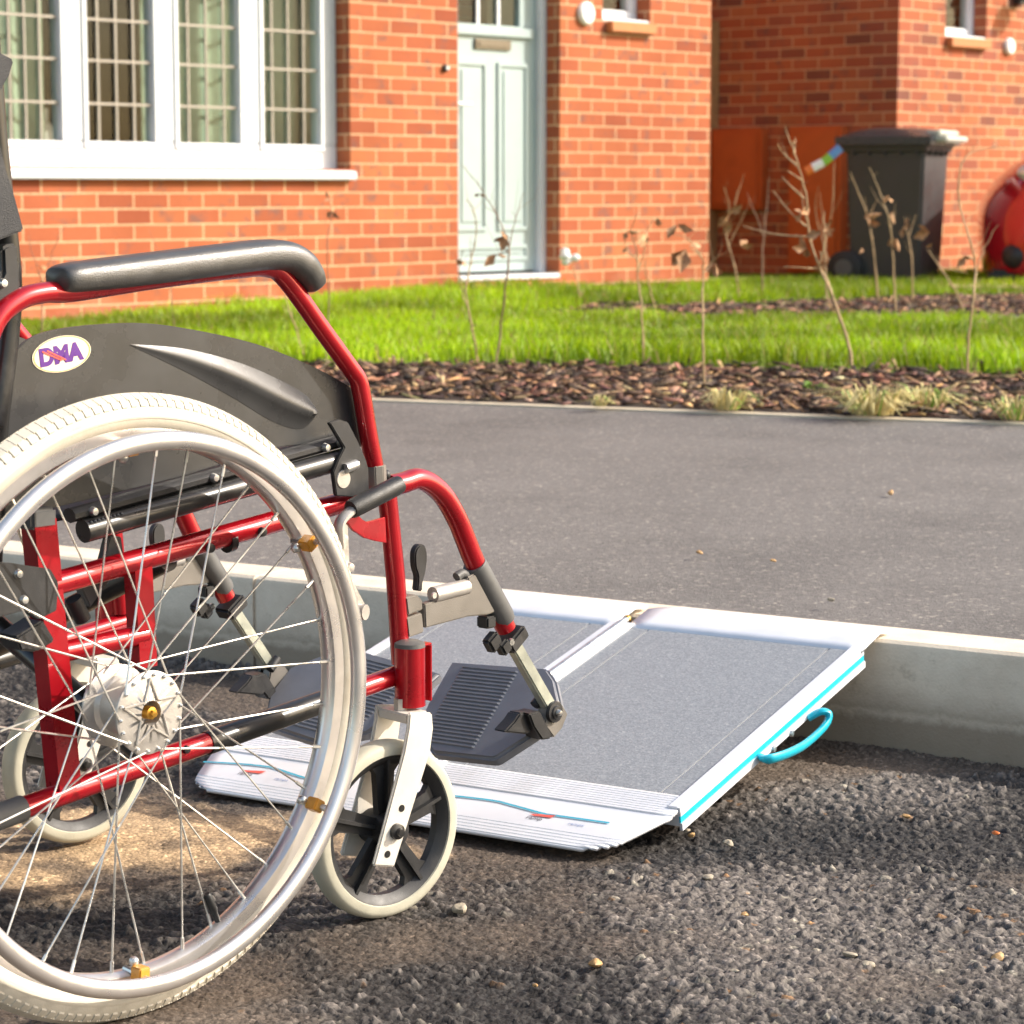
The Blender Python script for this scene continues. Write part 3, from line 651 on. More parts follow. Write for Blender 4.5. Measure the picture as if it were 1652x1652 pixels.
# casement window
def px_x(x, yd, y=150): return hp(x, y, yd).x
fr = MB(); yf0, yf1 = REC, REC + .07
zf = hp(400, 232, REC).z                     # bottom of the panes
gaps = [(px_x(97, REC), px_x(141, REC)), (px_x(247, REC), px_x(288, REC)), (px_x(385, REC), px_x(425, REC))]
xr = px_x(515, REC)
fr.span((wL, yf0, wB), (wR, yf1, zf)); fr.span((wL, yf0, wT - .07), (wR, yf1, wT)); fr.span((xr, yf0, zf + .0005), (wR, yf1, wT - .0705)); fr.span((wL, yf0, zf + .0005), (wL + .09, yf1, wT - .0705))
for a, b in gaps: fr.span((a, yf0, zf + .0005), (b, yf1, wT - .0705))
win = fr.build('window', M['upvc'], h1, bevel=.006, smooth=30)
ca = MB()                                     # raised casement beads round every pane
panes = [(wL + .09, gaps[0][0]), (gaps[0][1], gaps[1][0]), (gaps[1][1], gaps[2][0]), (gaps[2][1], xr)]
for a, b in panes:
    t = .03
    ca.span((a - t, yf0 - .010, zf - .035), (b + t, yf0 - .001, zf - .002)); ca.span((a - t, yf0 - .010, wT - .07), (b + t, yf0 - .001, wT - .04))
    ca.span((a - t, yf0 - .010, zf - .0015), (a - .001, yf0 - .001, wT - .0705)); ca.span((b + .001, yf0 - .010, zf - .0015), (b + t, yf0 - .001, wT - .0705))
ca.build('frame', M['upvc'], win, bevel=.004, smooth=30)
vert = [[px_x(-30, REC), px_x(-5, REC), px_x(20, REC), px_x(45, REC), px_x(69, REC)], [px_x(163, REC), px_x(192, REC), px_x(220, REC)], [px_x(308, REC), px_x(337, REC), px_x(365, REC)], [px_x(443, REC), px_x(469, REC), px_x(494, REC)]]
hz = [hp(192, y, REC).z for y in (168, 99, 33)]; hz += [hz[-1] + (hz[-1] - hz[-2]) * k for k in (1, 2, 3)]
for (a, b), vx in zip(panes, vert):
    p = MB(); p.span((a, yf0 + .03, zf), (b, yf0 + .036, wT - .07)); p.build('pane', M['glass'], win, smooth=0)
    g_ = MB()
    for x in vx: g_.span((x - .005, yf0 + .016, zf), (x + .005, yf0 + .028, wT - .07))
    for z in hz:
        if z < wT - .1: g_.span((a, yf0 + .013, z - .006), (b, yf0 + .027, z + .006))
    g_.build('glazing_bars', M['tan'], win, smooth=0)
sl_ = MB(); s0, s1 = hp(576, 280, -.04).x, wB
sl_.prism([(wL - .1, -.045, s1 - .055), (wL - .1, -.045, s1 - .012), (wL - .1, REC - .002, s1 + .004), (wL - .1, REC - .002, s1 - .055)], (s0 - wL + .1, 0, 0))
sl_.build('window_sill', M['upvc'], h1, bevel=.006, smooth=30)
def curtain(x0, x1, z0, z1, y, amp=.022, wl=.16, name='curtain', par=None):
    n = int((x1 - x0) / .012); mb = MB(); vs = []
    for i in range(n + 1):
        x = x0 + (x1 - x0) * i / n; yy = y + amp * math.sin(x * 2 * math.pi / wl + .8 * math.sin(x * 9)) + .02 * math.sin(x * 23)
        vs += [(x, yy, z0), (x, yy + .01 * math.sin(x * 31), z1)]
    mb.add(vs, [(2 * i, 2 * i + 2, 2 * i + 3, 2 * i + 1) for i in range(n)]); return mb.build(name, M['curtain'], par, smooth=80)
RF = h1
for i, (a, b) in enumerate(((px_x(-30, .42), px_x(58, .42)), (px_x(222, .42), px_x(520, .42)))):
    c = curtain(a, b, .45, 2.3, .40, par=None)
    c.matrix_world = Matrix.Translation(HO) @ Matrix.Rotation(R(HY), 4, 'Z')
    tag(c, ['narrow pale green curtain hanging behind the leftmost window pane', 'wide pale green curtain hanging behind the two right hand window panes'][i], 'curtain', 'curtains in the living room window')
so_ = MB(); q0 = px_x(-40, .75, 200); q1 = px_x(100, .75, 200)
so_.box(((q0 + q1) / 2, .80, .72), (q1 - q0, .30, .95)); 
sf = so_.build('sofa', M['sofa'], None, bevel=.09, seg=5, smooth=60); sf.matrix_world = Matrix.Translation(HO) @ Matrix.Rotation(R(HY), 4, 'Z')
tag(sf, 'back of a pale pink sofa inside the leftmost window pane', 'sofa')
# front door
drx0, drx1 = dL, dR
df = MB(); y0 = REC + .02
fx = px_x(868, y0, 300)
df.span((fx, y0 - .02, dB + .03), (dR, y0 + .05, dT)); df.span((dL, y0 - .02, dB + .03), (dL + .05, y0 + .05, dT)); df.span((dL + .0505, y0 - .02, dT - .06), (fx - .0005, y0 + .05, dT))
door = MB(); yd = y0 + .02; lx0, lx1 = dL + .051, fx - .001; lz0, lz1 = dB + .045, dT - .061
gz = hp(790, 40, yd).z; gx0, gx1 = lx0 + .10, px_x(838, yd, 20)
# leaf with a glazed opening at the top
door.span((lx0, yd, lz0), (lx1, yd + .045, gz)); door.span((lx0, yd, gz + .0005), (gx0, yd + .045, lz1)); door.span((gx1, yd, gz + .0005), (lx1, yd + .045, lz1))
door.span((gx0 + .0005, yd, gz + .62), (gx1 - .0005, yd + .045, lz1 - .0005))
dr = door.build('front_door', M['doorgreen'], h1, bevel=.003, smooth=30)
df.build('frame', M['upvc'], dr, bevel=.005, smooth=30)
th = MB(); th.span((dL + .002, -.01, dB + .001), (dR - .002, y0 + .05, dB + .029)); th.build('threshold', M['upvc'], dr, bevel=.005)
pn = MB(); pz1 = hp(790, 100, yd).z; pz0 = hp(790, 372, yd).z
xm = (lx0 + lx1) / 2
def panel(a, b, c, d):                       # moulded raised-and-fielded panel
    m1 = .022
    pn.prism([(a, yd - .001, c), (b, yd - .001, c), (b, yd - .001, d), (a, yd - .001, d)], (0, .0005, 0))
    for (p, q, r, s) in ((a, b, c, c + m1), (a, b, d - m1, d)): pn.span((p, yd - .012, r), (q, yd - .0015, s))
    for (p, q) in ((a, a + m1), (b - m1, b)): pn.span((p, yd - .012, c + m1 + .0003), (q, yd - .0015, d - m1 - .0003))
    pn.span((a + .05, yd - .008, c + .05), (b - .05, yd - .0015, d - .05))
panel(lx0 + .07, xm - .045, pz0, pz1); panel(xm + .045, lx1 - .07, pz0, pz1); panel(lx0 + .07, lx1 - .07, lz0 + .06, pz0 - .08)
pn.span((lx0 + .04, yd - .025, gz - .06), (lx1 - .04, yd - .0015, gz - .012))
pn.build('door_panels', M['doorgreen'], dr, bevel=.003, smooth=30)
dg = MB(); dg.span((gx0, yd + .02, gz), (gx1, yd + .026, gz + .62)); dg.build('pane', M['glass'], dr, smooth=0)
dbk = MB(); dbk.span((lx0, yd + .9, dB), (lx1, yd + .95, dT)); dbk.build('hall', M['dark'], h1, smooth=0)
gb = MB()
for k in (1, 2): gb.span((gx0 + (gx1 - gx0) * k / 3 - .01, yd + .004, gz), (gx0 + (gx1 - gx0) * k / 3 + .01, yd + .018, gz + .62))
gb.span((gx0, yd + .0045, gz + .2), (gx1, yd + .0175, gz + .22)); gb.build('glazing_bars', M['upvc'], dr, smooth=0)
lb = MB(); a = hp(764, 62, yd); b = hp(822, 82, yd); lb.span((a.x, yd - .016, b.z), (b.x, yd - .001, a.z)); lt = lb.build('letter_plate', M['bronze'], dr, bevel=.004)
lb2 = MB(); lb2.span((a.x + .025, yd - .021, b.z + .016), (b.x - .025, yd - .0165, a.z - .016)); 
lb2.build('flap', M['bronze'], dr, bevel=.002)
hd = MB(); hz_ = hp(748, 168, yd).z; hd.box((lx0 + .045, yd - .01, hz_ + .03), (.03, .014, .20)); hd.tube([(lx0 + .045, yd - .018, hz_), (lx0 + .045, yd - .05, hz_), (lx0 + .15, yd - .052, hz_)], .009, 10)
hd.build('handle', M['white'], dr, bevel=.002)
stp = MB(); stp.span((dL - .01, -.16, dB - .10), (dR + .01, -.001, dB - .012)); uvb = stp.build('step', M['tile'], h1, bevel=.005)
bell = MB(); bp_ = hp(717, 110, 0); bell.lathe([(0, -.022), (.017, -.02), (.021, -.012), (.021, -.001)], bp_, (0, 1, 0), 20); bl = bell.build('door_bell', M['blackplastic'], h1)
bell = MB(); bell.lathe([(0, -.027), (.009, -.026), (.011, -.021)], bp_ + Vector((.003, 0, 0)), (0, 1, 0), 16); bell.build('button', M['white'], bl)
def vent(root, p, r):
    mb = MB(); mb.lathe([(0, -.035), (r * .8, -.033), (r, -.02), (r, -.001)], p, (0, 1, 0), 28); mb.build('vent_cap', M['white'], root)
vent(h1, hp(943, 22), .066)
def small_window(root, x0, x1, z0, z1, tx0, tx1, tz0, tz1):
    yw = REC; mb = MB(); t = .075
    mb.span((x0, yw, z0), (x1, yw + .07, z0 + t)); mb.span((x0, yw, z1 - t), (x1, yw + .07, z1)); mb.span((x0, yw, z0 + t + .0005), (x0 + t, yw + .07, z1 - t - .0005)); mb.span((x1 - t, yw, z0 + t + .0005), (x1, yw + .07, z1 - t - .0005))
    wn = mb.build('small_window', M['upvc'], root, bevel=.006)
    mb = MB(); mb.span((x0 + t, yw + .03, z0 + t), (x1 - t, yw + .036, z1 - t)); mb.build('pane', M['glass'], wn, smooth=0)
    mb = MB(); mb.prism([(x0 + .001, .004, z0 + .001), (x0 + .001, .004, z0 + .016), (x0 + .001, yw - .001, z0 + .03), (x0 + .001, yw - .001, z0 + .001)], (x1 - x0 - .002, 0, 0)); mb.build('sill', M['upvc'], wn, bevel=.004)
    mb = MB(); mb.span((x0, yw + .8, z0), (x1, yw + .85, z1)); mb.build('blind', M['curtain'], wn, smooth=0)
    mb = MB(); mb.span((tx0, -.05, tz0), (tx1, -.001, tz1)); mb.build('tile_sill', M['tile'], root, bevel=.005)
t0, t1 = hp(990, 38, -.03), hp(1048, 38, -.03)
small_window(h1, sL, sR, sB, sT, sL + .03, sR + .01, sB - .062, sB - .002)

# second house: same building line, 2 m further along
c2 = hp(1445, 300).x
h2 = empty('brick_house', HF.wld((c2, 0, 0)), R(HY))
tag(h2, 'darker mixed brick house behind the wheeled bin, with meter boxes on its shaded side wall', 'house')
H2 = Frame(HF.wld((c2, 0, 0)), HY)
w2L, w2R, w2B = H2.unp(1526, 20, 0).x, H2.unp(1592, 20, 0).x, H2.unp(1560, 62, 0).z
mb = wall('wall', 0, 7, -.1, 5.2, [(w2L, w2R, w2B, w2B + 1.05)], .30, M['brick2'], h2)
mb.add([(0, 0, -.1), (0, 8, -.1), (0, 8, 5.2), (0, 0, 5.2)], [(0, 3, 2, 1)]); mb.add([(7, 0, -.1), (7, 8, -.1), (7, 8, 5.2), (7, 0, 5.2)], [(0, 1, 2, 3)]); mb.add([(0, 8, -.1), (7, 8, -.1), (7, 8, 5.2), (0, 8, 5.2)], [(0, 3, 2, 1)])
o = mb.build('wall', M['brick2'], h2, smooth=0); uvbox(o, (.06, PH))
roof(h2, 0, 7, 5.2)
small_window(h2, w2L, w2R, w2B, w2B + 1.05, w2L + .01, w2R, w2B - .066, w2B - .002)
vent(h2, H2.unp(1626, 75, 0), .058)
ln = MB(); p = H2.unp(1640, 3, 0); ln.box((p.x, -.03, p.z + .06), (.09, .05, .16)); ln.tube([(p.x, -.05, p.z + .02), (p.x, -.14, p.z + .05), (p.x, -.17, p.z + .12)], .014, 10)
ln.lathe([(.0, .12), (.05, .10), (.085, .02), (.085, 0), (.03, -.015)], (p.x - .02, -.17, p.z - .02), (0, 0, 1), 20)
la = ln.build('wall_lantern', M['blackplastic'], None, bevel=.003); la.matrix_world = Matrix.Translation(H2.o) @ Matrix.Rotation(R(HY), 4, 'Z')
tag(la, 'black wall lantern fixed beside the small window of the far house', 'lantern')
for i, (xa, ya, xb, yb) in enumerate(((1160, 208, 1240, 338), (1286, 204, 1366, 440))):
    A = H2.face(xa, ya, 0); B = H2.face(xb, yb, 0); C_ = H2.face(xb, ya, 0)
    e = empty('meter_box', H2.wld((0, (A.y + B.y) / 2, B.z)), R(HY)); hgt = (A.z + C_.z) / 2 - B.z; wd = abs(A.y - B.y)
    tag(e, ['short orange brown meter box on the shaded side wall, next to the timber gate', 'tall orange brown meter box on the shaded side wall, just behind the wheeled bin'][i], 'meter box', 'meter boxes on the side wall')
    mb = MB(); mb.span((-.09, -wd / 2, 0), (-.001, wd / 2, hgt)); mb.build('case', M['meter'], e, bevel=.006)
    mb = MB(); mb.span((-.105, -wd / 2 + .03, .03), (-.0905, wd / 2 - .03, hgt - .03)); mb.build('door', M['meter'], e, bevel=.006)
# timber side gate between the houses
gy = 1.55
gt = empty('garden_gate', HF.wld((0, gy, 0)), R(HY)); tag(gt, 'brown timber side gate closing the gap between the two houses', 'gate')
mb = MB(); mb.span((.02, -.05, .05), (.14, .05, 1.96)); mb.build('post', M['timber'], gt, bevel=.005)
mb = MB(); mb.span((c2 - .135, -.06, .05), (c2 - .004, .05, 1.96)); mb.build('post', M['timber'], gt, bevel=.005)
mb = MB()
x = .15
while x < c2 - .28: mb.span((x, -.01, .12), (x + .125, .012, 1.86)); x += .13
for z in (.3, 1.0, 1.65): mb.span((.15, .0125, z), (c2 - .14, .05, z + .1))
mb.build('gate_boards', M['timber'], gt, bevel=.003)

# ================================================================== BIN, CAR
def wheelie_bin():
    D = 15.45; zb = .2
    P0 = dp(1432, 458, D); sc = 1 / (F / D)
    r_ = empty('wheeled_bin', (dp(1456, 458, D).x, D + .3, zb), R(64)); r_.scale = (1.12, 1.12, 1.06); tag(r_, 'charcoal wheeled bin with sunlit lid standing at the corner of the far house', 'bin')
    # local: x right along the wall, y into the picture
    w0, w1, d0, d1, h = .20, .235, .19, .225, .79
    mb = MB()
    ring = lambda w, d, z: [(-w, -d, z), (w, -d, z), (w, d, z), (-w, d, z)]
    rings = [ring(w0, d0, .02), ring(w0 + .01, d0 + .015, .2), ring(w1, d1, h), ring(w1 + .03, d1 + .03, h + .002), ring(w1 + .03, d1 + .03, h + .055), ring(w1 + .01, d1 + .01, h + .055)]
    vs = [p for q in rings for p in q]; fs = [(3, 2, 1, 0)]
    for i in range(len(rings) - 1):
        for k in range(4): l = (k + 1) % 4; fs.append((i * 4 + k, i * 4 + l, i * 4 + 4 + l, i * 4 + 4 + k))
    fs.append(tuple(range(20, 24))); mb.add(vs, fs); body = mb.build('body', M['bin'], r_, bevel=.02, seg=3, smooth=40)
    mb = MB()
    for k in range(5): mb.box((-w1 - .010, -.18 + .09 * k, h - .015), (.022, .010, .035))
    for k in range(4): mb.box((-.15 + .10 * k, -d1 - .010, h - .015), (.010, .022, .035))
    mb.build('rim_ribs', M['bin'], body)
    mb = MB(); Wl, Dl = w1 + .05, d1 + .05; g5 = 10; vs = []; fs = []
    for i in range(g5 + 1):
        for j in range(g5 + 1):
            a, b = -1 + 2 * i / g5, -1 + 2 * j / g5; vs.append((a * Wl, b * Dl, h + .075 + .055 * (1 - a ** 4) * (1 - b ** 4)))
    for i in range(g5):
        for j in range(g5): q = i * (g5 + 1) + j; fs.append((q, q + g5 + 1, q + g5 + 2, q + 1))
    n0 = len(vs); mb.add(vs, fs)
    for (a, b) in (((-Wl, -Dl), (Wl, -Dl)), ((Wl, -Dl), (Wl, Dl)), ((Wl, Dl), (-Wl, Dl)), ((-Wl, Dl), (-Wl, -Dl))):
        mb.add([(a[0], a[1], h + .03), (b[0], b[1], h + .03), (b[0], b[1], h + .075), (a[0], a[1], h + .075)], [(0, 1, 2, 3)])
    lid = mb.build('lid', M['binlid'], r_, smooth=40)
    mb = MB(); mb.box((.0, -Dl - .025, h + .062), (.42, .09, .035)); mb.box((.0, -Dl + .02, h + .098), (.38, .09, .03)); mb.build('handle', M['pale'], lid, bevel=.01)  # pale colour paints in the glare along the lid's front edge
    for sx in (-1, 1):
        mb = MB(); mb.lathe([(.02, -.03), (.085, -.03), (.10, -.02), (.10, .02), (.085, .03), (.02, .03)], (sx * (w0 + .035), d0 + .03, .10), (1, 0, 0), 24); wh = mb.build('wheel', M['rubber'], r_)
        mb = MB(); mb.lathe([(0, -.033), (.05, -.032), (.055, -.02)], (sx * (w0 + .035), d0 + .03, .10), (1, 0, 0), 20); mb.build('hub', M['greyplastic'], wh)
    # something colourful poking out from under the lid
    D2 = D - .2
    e = empty('wrapper', dp(1345, 245, D2)); tag(e, 'striped orange, white, green and blue wrapper poking out under the bin lid', 'wrapper')
    pts = [(1300, 277), (1311, 271), (1328, 262), (1340, 252), (1356, 238)]
    for (a, b), mm, nm in zip(zip(pts, pts[1:]), ('orange', 'white', 'limegreen', 'skyblue'), ('tip', 'band', 'band', 'band')):
        A, B = dp(*a, D2) - e.location, dp(*b, D2) - e.location; mb = MB(); mb.tube([A, B], .027, 10, sy=.5); mb.build(nm, M[mm], e)
wheelie_bin()

def car():
    # parked nose towards the camera's left; only its left front corner enters the photograph
    D = 15.2; p = dp(1573, 400, D)
    r_ = empty('parked_car', (p.x + .16, D + .74, .12), R(-9)); tag(r_, 'red car parked at the right edge, its pale lamp and dark lower opening showing', 'car')
    # local x = along the car (0 nose .. 4 tail), y across: the side profile swept across the width, the nose rounded in plan
    prof = [(.10, .14), (.03, .17), (0, .26), (-.012, .38), (-.012, .50), (.012, .60), (.04, .655), (.10, .745), (.19, .83), (.32, .895), (.60, .955), (1.10, 1.02), (1.5, 1.05), (2.4, 1.07), (3.3, 1.07), (3.75, 1.03), (3.95, .92), (4.02, .70), (4.0, .35), (3.9, .17), (3.7, .14)]
    ys = [-.84, -.835, -.815, -.77, -.68, -.5, -.25, 0, .25, .5, .68, .77, .815, .835, .84]; n = len(prof); vs = []
    for y in ys:
        q = abs(y) / .84; inset = .30 * q ** 4
        for x, z in prof:
            nose = max(0, 1 - max(x, 0) / .9); tail = max(0, (x - 3.3) / .7)
            hw = max(0, (z - .72) / .35); rnd = 0 if q < .95 else (q - .95) / .05
            vs.append((x + inset * nose - inset * .7 * tail + (.03 if x < .2 else (-.03 if x > 3.6 else 0)) * rnd, y * (1 - .09 * hw), z - .03 * q ** 6 * (1 if z > .6 else 0) - (.02 * rnd if z > .7 else 0)))
    fs = [(i_ * n + k, i_ * n + (k + 1) % n, (i_ + 1) * n + (k + 1) % n, (i_ + 1) * n + k) for i_ in range(len(ys) - 1) for k in range(n)] + [tuple(range(n)), tuple(range((len(ys) - 1) * n, len(ys) * n))[::-1]]
    mb = MB(); mb.add(vs, fs); mb.build('body', M['carred'], r_, smooth=42)
    mb = MB(); mb.span((.05, -.70, .10), (3.9, .70, .185)); mb.build('underside', M['blackplastic'], r_, bevel=.02)
    mb = MB(); cab = [(1.15, .78, 1.00), (1.75, .66, 1.45), (2.9, .66, 1.48), (3.75, .74, 1.04)]
    vs = []
    for x, hw, z in cab: vs += [(x, -hw, z), (x, hw, z)]
    vs += [(1.15, -.8, .96), (1.15, .8, .96), (3.75, -.78, .96), (3.75, .78, .96)]
    mb.add(vs, [(0, 1, 3, 2), (2, 3, 5, 4), (4, 5, 7, 6), (0, 2, 4, 6, 10, 8), (1, 9, 11, 7, 5, 3), (6, 7, 11, 10), (0, 8, 9, 1)])
    mb.build('cabin_glass', M['carglass'], r_, bevel=.05, seg=3)
    for sy in (-1, 1):
        mb = MB(); mb.ball((.37, sy * .735, .775), 1, 12, (.175, .10, .075)); mb.build('headlight', M['lamp'], r_)
        mb = MB(); mb.ball((.22, sy * .70, .27), 1, 10, (.10, .10, .085)); mb.build('fog_lamp_recess', M['blackplastic'], r_)
        mb = MB(); mb.tube(spline([(.62, sy * .80, .90), (.60, sy * .838, .72), (.58, sy * .842, .60), (.50, sy * .842, .52)], 5), .008, 6); mb.tube(spline([(.24, sy * .76, .58), (.36, sy * .835, .59), (.58, sy * .842, .60)], 5), .006, 6); mb.build('shut_line', M['blackplastic'], r_)
        mb = MB(); mb.lathe([(.36, -.06), (.39, -.02), (.36, .03)], (.95, sy * .835, .31), (0, 1, 0), 40); mb.build('wheel_arch', M['blackplastic'], r_)
        for x in (.95, 3.25):
            mb = MB(); mb.lathe([(.19, -.10), (.29, -.10), (.31, -.07), (.31, .07), (.29, .10), (.19, .10)], (x, sy * .76, .31), (0, 1, 0), 32, closed=True); wh = mb.build('wheel', M['rubber'], r_)
            mb = MB(); mb.lathe([(0, -.06), (.19, -.08), (.20, .08), (0, .06)], (x, sy * .76, .31), (0, 1, 0), 32); mb.build('rim', M['alu'], wh)
car()

# ================================================================== SAPLINGS AND TUFTS
def sapling(label, D, stems, leaves=(), mat='twig', r0=.006, leafmat='leafdry', tags=()):
    base = stems[0][0]; B = dp(*base, D); B.z = .19
    e = empty('sapling', B); tag(e, label, 'sapling', 'bare saplings planted in the beds')
    for i, st in enumerate(stems):
        pts = []
        for j, q in enumerate(st):
            P = dp(q[0], q[1], D) - B; P.y += 0.0 if (i == 0 and j == 0) else random.uniform(-.04, .04) * (j > 0); pts.append(P)
        if i == 0: pts[0] = Vector((pts[0].x, 0, -.03))
        k = len(pts); ra = r0 * .66 if i == 0 else r0 * .40
        P2, rr = spline(pts, 5, [ra * (1 - .72 * j / (k - 1)) for j in range(k)])
        P2 = [p + Vector((random.gauss(0, .0016), random.gauss(0, .0016), 0)) for p in P2]
        rr = [q * random.uniform(.85, 1.2) for q in rr]
        mb = MB(); mb.tube(P2, rr, 7)
        for j in range(2, len(P2) - 1, 4):     # buds and short spurs
            d = Vector((random.uniform(-1, 1), random.uniform(-1, 1), random.uniform(.3, 1))).normalized(); mb.tube([P2[j], P2[j] + d * random.uniform(.008, .03)], [rr[j] * .6, rr[j] * .25], 5)
        for j in range(len(P2) // 2, len(P2) - 2, 2):          # fine side twigs in the upper half
            if random.random() < .55:
                d = Vector((random.uniform(-1, 1), random.uniform(-.6, .6), random.uniform(.4, 1.3))).normalized(); L = random.uniform(.04, .15)
                mid = P2[j] + d * L * .5 + Vector((random.gauss(0, .01), 0, random.gauss(0, .01))); mb.tube([P2[j], mid, mid + (d + Vector((0, 0, .5))).normalized() * L * .5], [rr[j] * .45, rr[j] * .35, rr[j] * .18], 5)
        mb.build('stem' if i == 0 else 'branch', M[mat], e, smooth=60)
    for (x, y, s) in leaves:
        c = dp(x, y, D) - B; mb = MB(); c.y += random.uniform(-.03, .03)
        for q in range(random.randint(1, 3)):
            d = Vector((random.uniform(-1, 1), random.uniform(-1, 1), random.uniform(-1, .6))).normalized(); sd_ = d.cross(Vector((random.random(), random.random(), random.random()))).normalized()
            up_ = d.cross(sd_); L = s * random.uniform(.7, 1.2)
            a_ = c + d * L * .5 + up_ * L * .12
            mb.add([c, a_ + sd_ * L * .3, c + d * L, a_ - sd_ * L * .3, c + d * L * .5 - up_ * L * .1], [(0, 1, 4), (1, 2, 4), (2, 3, 4), (3, 0, 4)])
        mb.build('leaf', M[leafmat], e, smooth=0)
    for (x, y, s) in tags:
        c = dp(x, y, D) - B; mb = MB()
        for q in range(6):
            mb.ball(c + Vector((random.gauss(0, s * .4), random.gauss(0, s * .3), random.gauss(0, s * .3))), s * .45, 5, (1, .6, .8))
        mb.build('blossom', M['petal'], e)
def front_D(x, y): return gp(x, y, .2).y
sapling('pale slender sapling in front of the left edge of the green door', front_D(775, 592), [[(775, 592), (764, 540), (752, 470), (760, 420), (768, 380), (765, 340), (752, 322)], [(757, 505), (746, 470), (742, 425), (748, 405)]], [(745, 418, .05), (750, 424, .04)], 'twigpale')
sapling('forked sapling rising in front of the green door with a curled leaf at the fork', front_D(798, 606), [[(798, 606), (806, 540), (817, 450), (822, 400), (812, 370), (795, 335), (772, 300), (748, 268)], [(822, 398), (830, 360), (845, 310)], [(822, 405), (806, 410), (794, 416)]], [(821, 392, .055), (815, 380, .05), (800, 410, .05), (772, 312, .03)])
sapling('straight sapling in front of the brick pier right of the green door', front_D(1040, 590), [[(1040, 590), (1036, 520), (1030, 450), (1026, 405), (1018, 375), (1028, 345)], [(1030, 440), (1038, 405), (1043, 372), (1060, 350)], [(1028, 420), (1010, 398), (1008, 380)]], [(1012, 373, .045), (1043, 378, .06), (1060, 352, .03), (1012, 400, .04)], 'twigpale')
sapling('sapling with a dark withered leaf clump, in front of the house corner', front_D(1138, 628), [[(1138, 628), (1133, 540), (1136, 440), (1131, 415), (1112, 400)], [(1135, 440), (1152, 420), (1172, 405)], [(1131, 415), (1110, 385), (1085, 378)]], [(1107, 402, .075), (1104, 410, .06), (1112, 396, .06), (1153, 424, .05), (1092, 362, .05)], 'twigpale')
sapling('tallest leaning sapling with many side shoots, in front of the meter boxes', front_D(1380, 604), [[(1380, 604), (1370, 558), (1345, 480), (1318, 420), (1305, 370), (1298, 310), (1282, 250), (1264, 206)], [(1300, 365), (1272, 340), (1250, 308)], [(1302, 382), (1250, 378), (1200, 365)], [(1322, 425), (1330, 385), (1330, 340)], [(1284, 265), (1266, 248), (1254, 232)], [(1280, 248), (1285, 222)], [(1293, 290), (1268, 276)], [(1296, 320), (1272, 298), (1262, 285)], [(1345, 480), (1330, 440), (1300, 432), (1262, 430)]], [(1291, 345, .05), (1298, 382, .05), (1302, 400, .05), (1277, 226, .04), (1310, 432, .05)], 'twigpale', .0085)
sapling('sapling whose top bends over sideways in front of the red car', front_D(1560, 610), [[(1560, 610), (1562, 540), (1568, 480), (1576, 430), (1565, 390), (1550, 335), (1545, 290), (1553, 260), (1580, 242), (1640, 236)], [(1576, 432), (1590, 400), (1612, 362)], [(1570, 420), (1558, 412)]], [(1557, 412, .045)], 'twigpale', .007)
sapling('pale short sapling showing through the red armrest frame', front_D(495, 585), [[(495, 585), (480, 540), (466, 500), (460, 470)]], (), 'twigpale', .005)
sapling('thin dark sapling just right of the armrest pad end', front_D(525, 588), [[(525, 588), (529, 480), (528, 400), (536, 345), (530, 315)], [(534, 350), (545, 338)]], [(534, 340, .045), (530, 320, .035)], 'twig', .004)
sapling('thin dark sapling behind the middle of the skirt guard', front_D(282, 545) + .2, [[(282, 560), (278, 480), (262, 420), (240, 370)], [(276, 470), (288, 430)]], (), 'twig', .004)
sapling('thin twiggy sapling behind the rear end of the armrest', front_D(60, 580) + .2, [[(64, 560), (66, 470), (62, 430), (75, 410)], [(62, 430), (50, 400), (48, 378)], [(66, 460), (90, 390), (108, 360)]], [(66, 430, .04)], 'twig', .004)
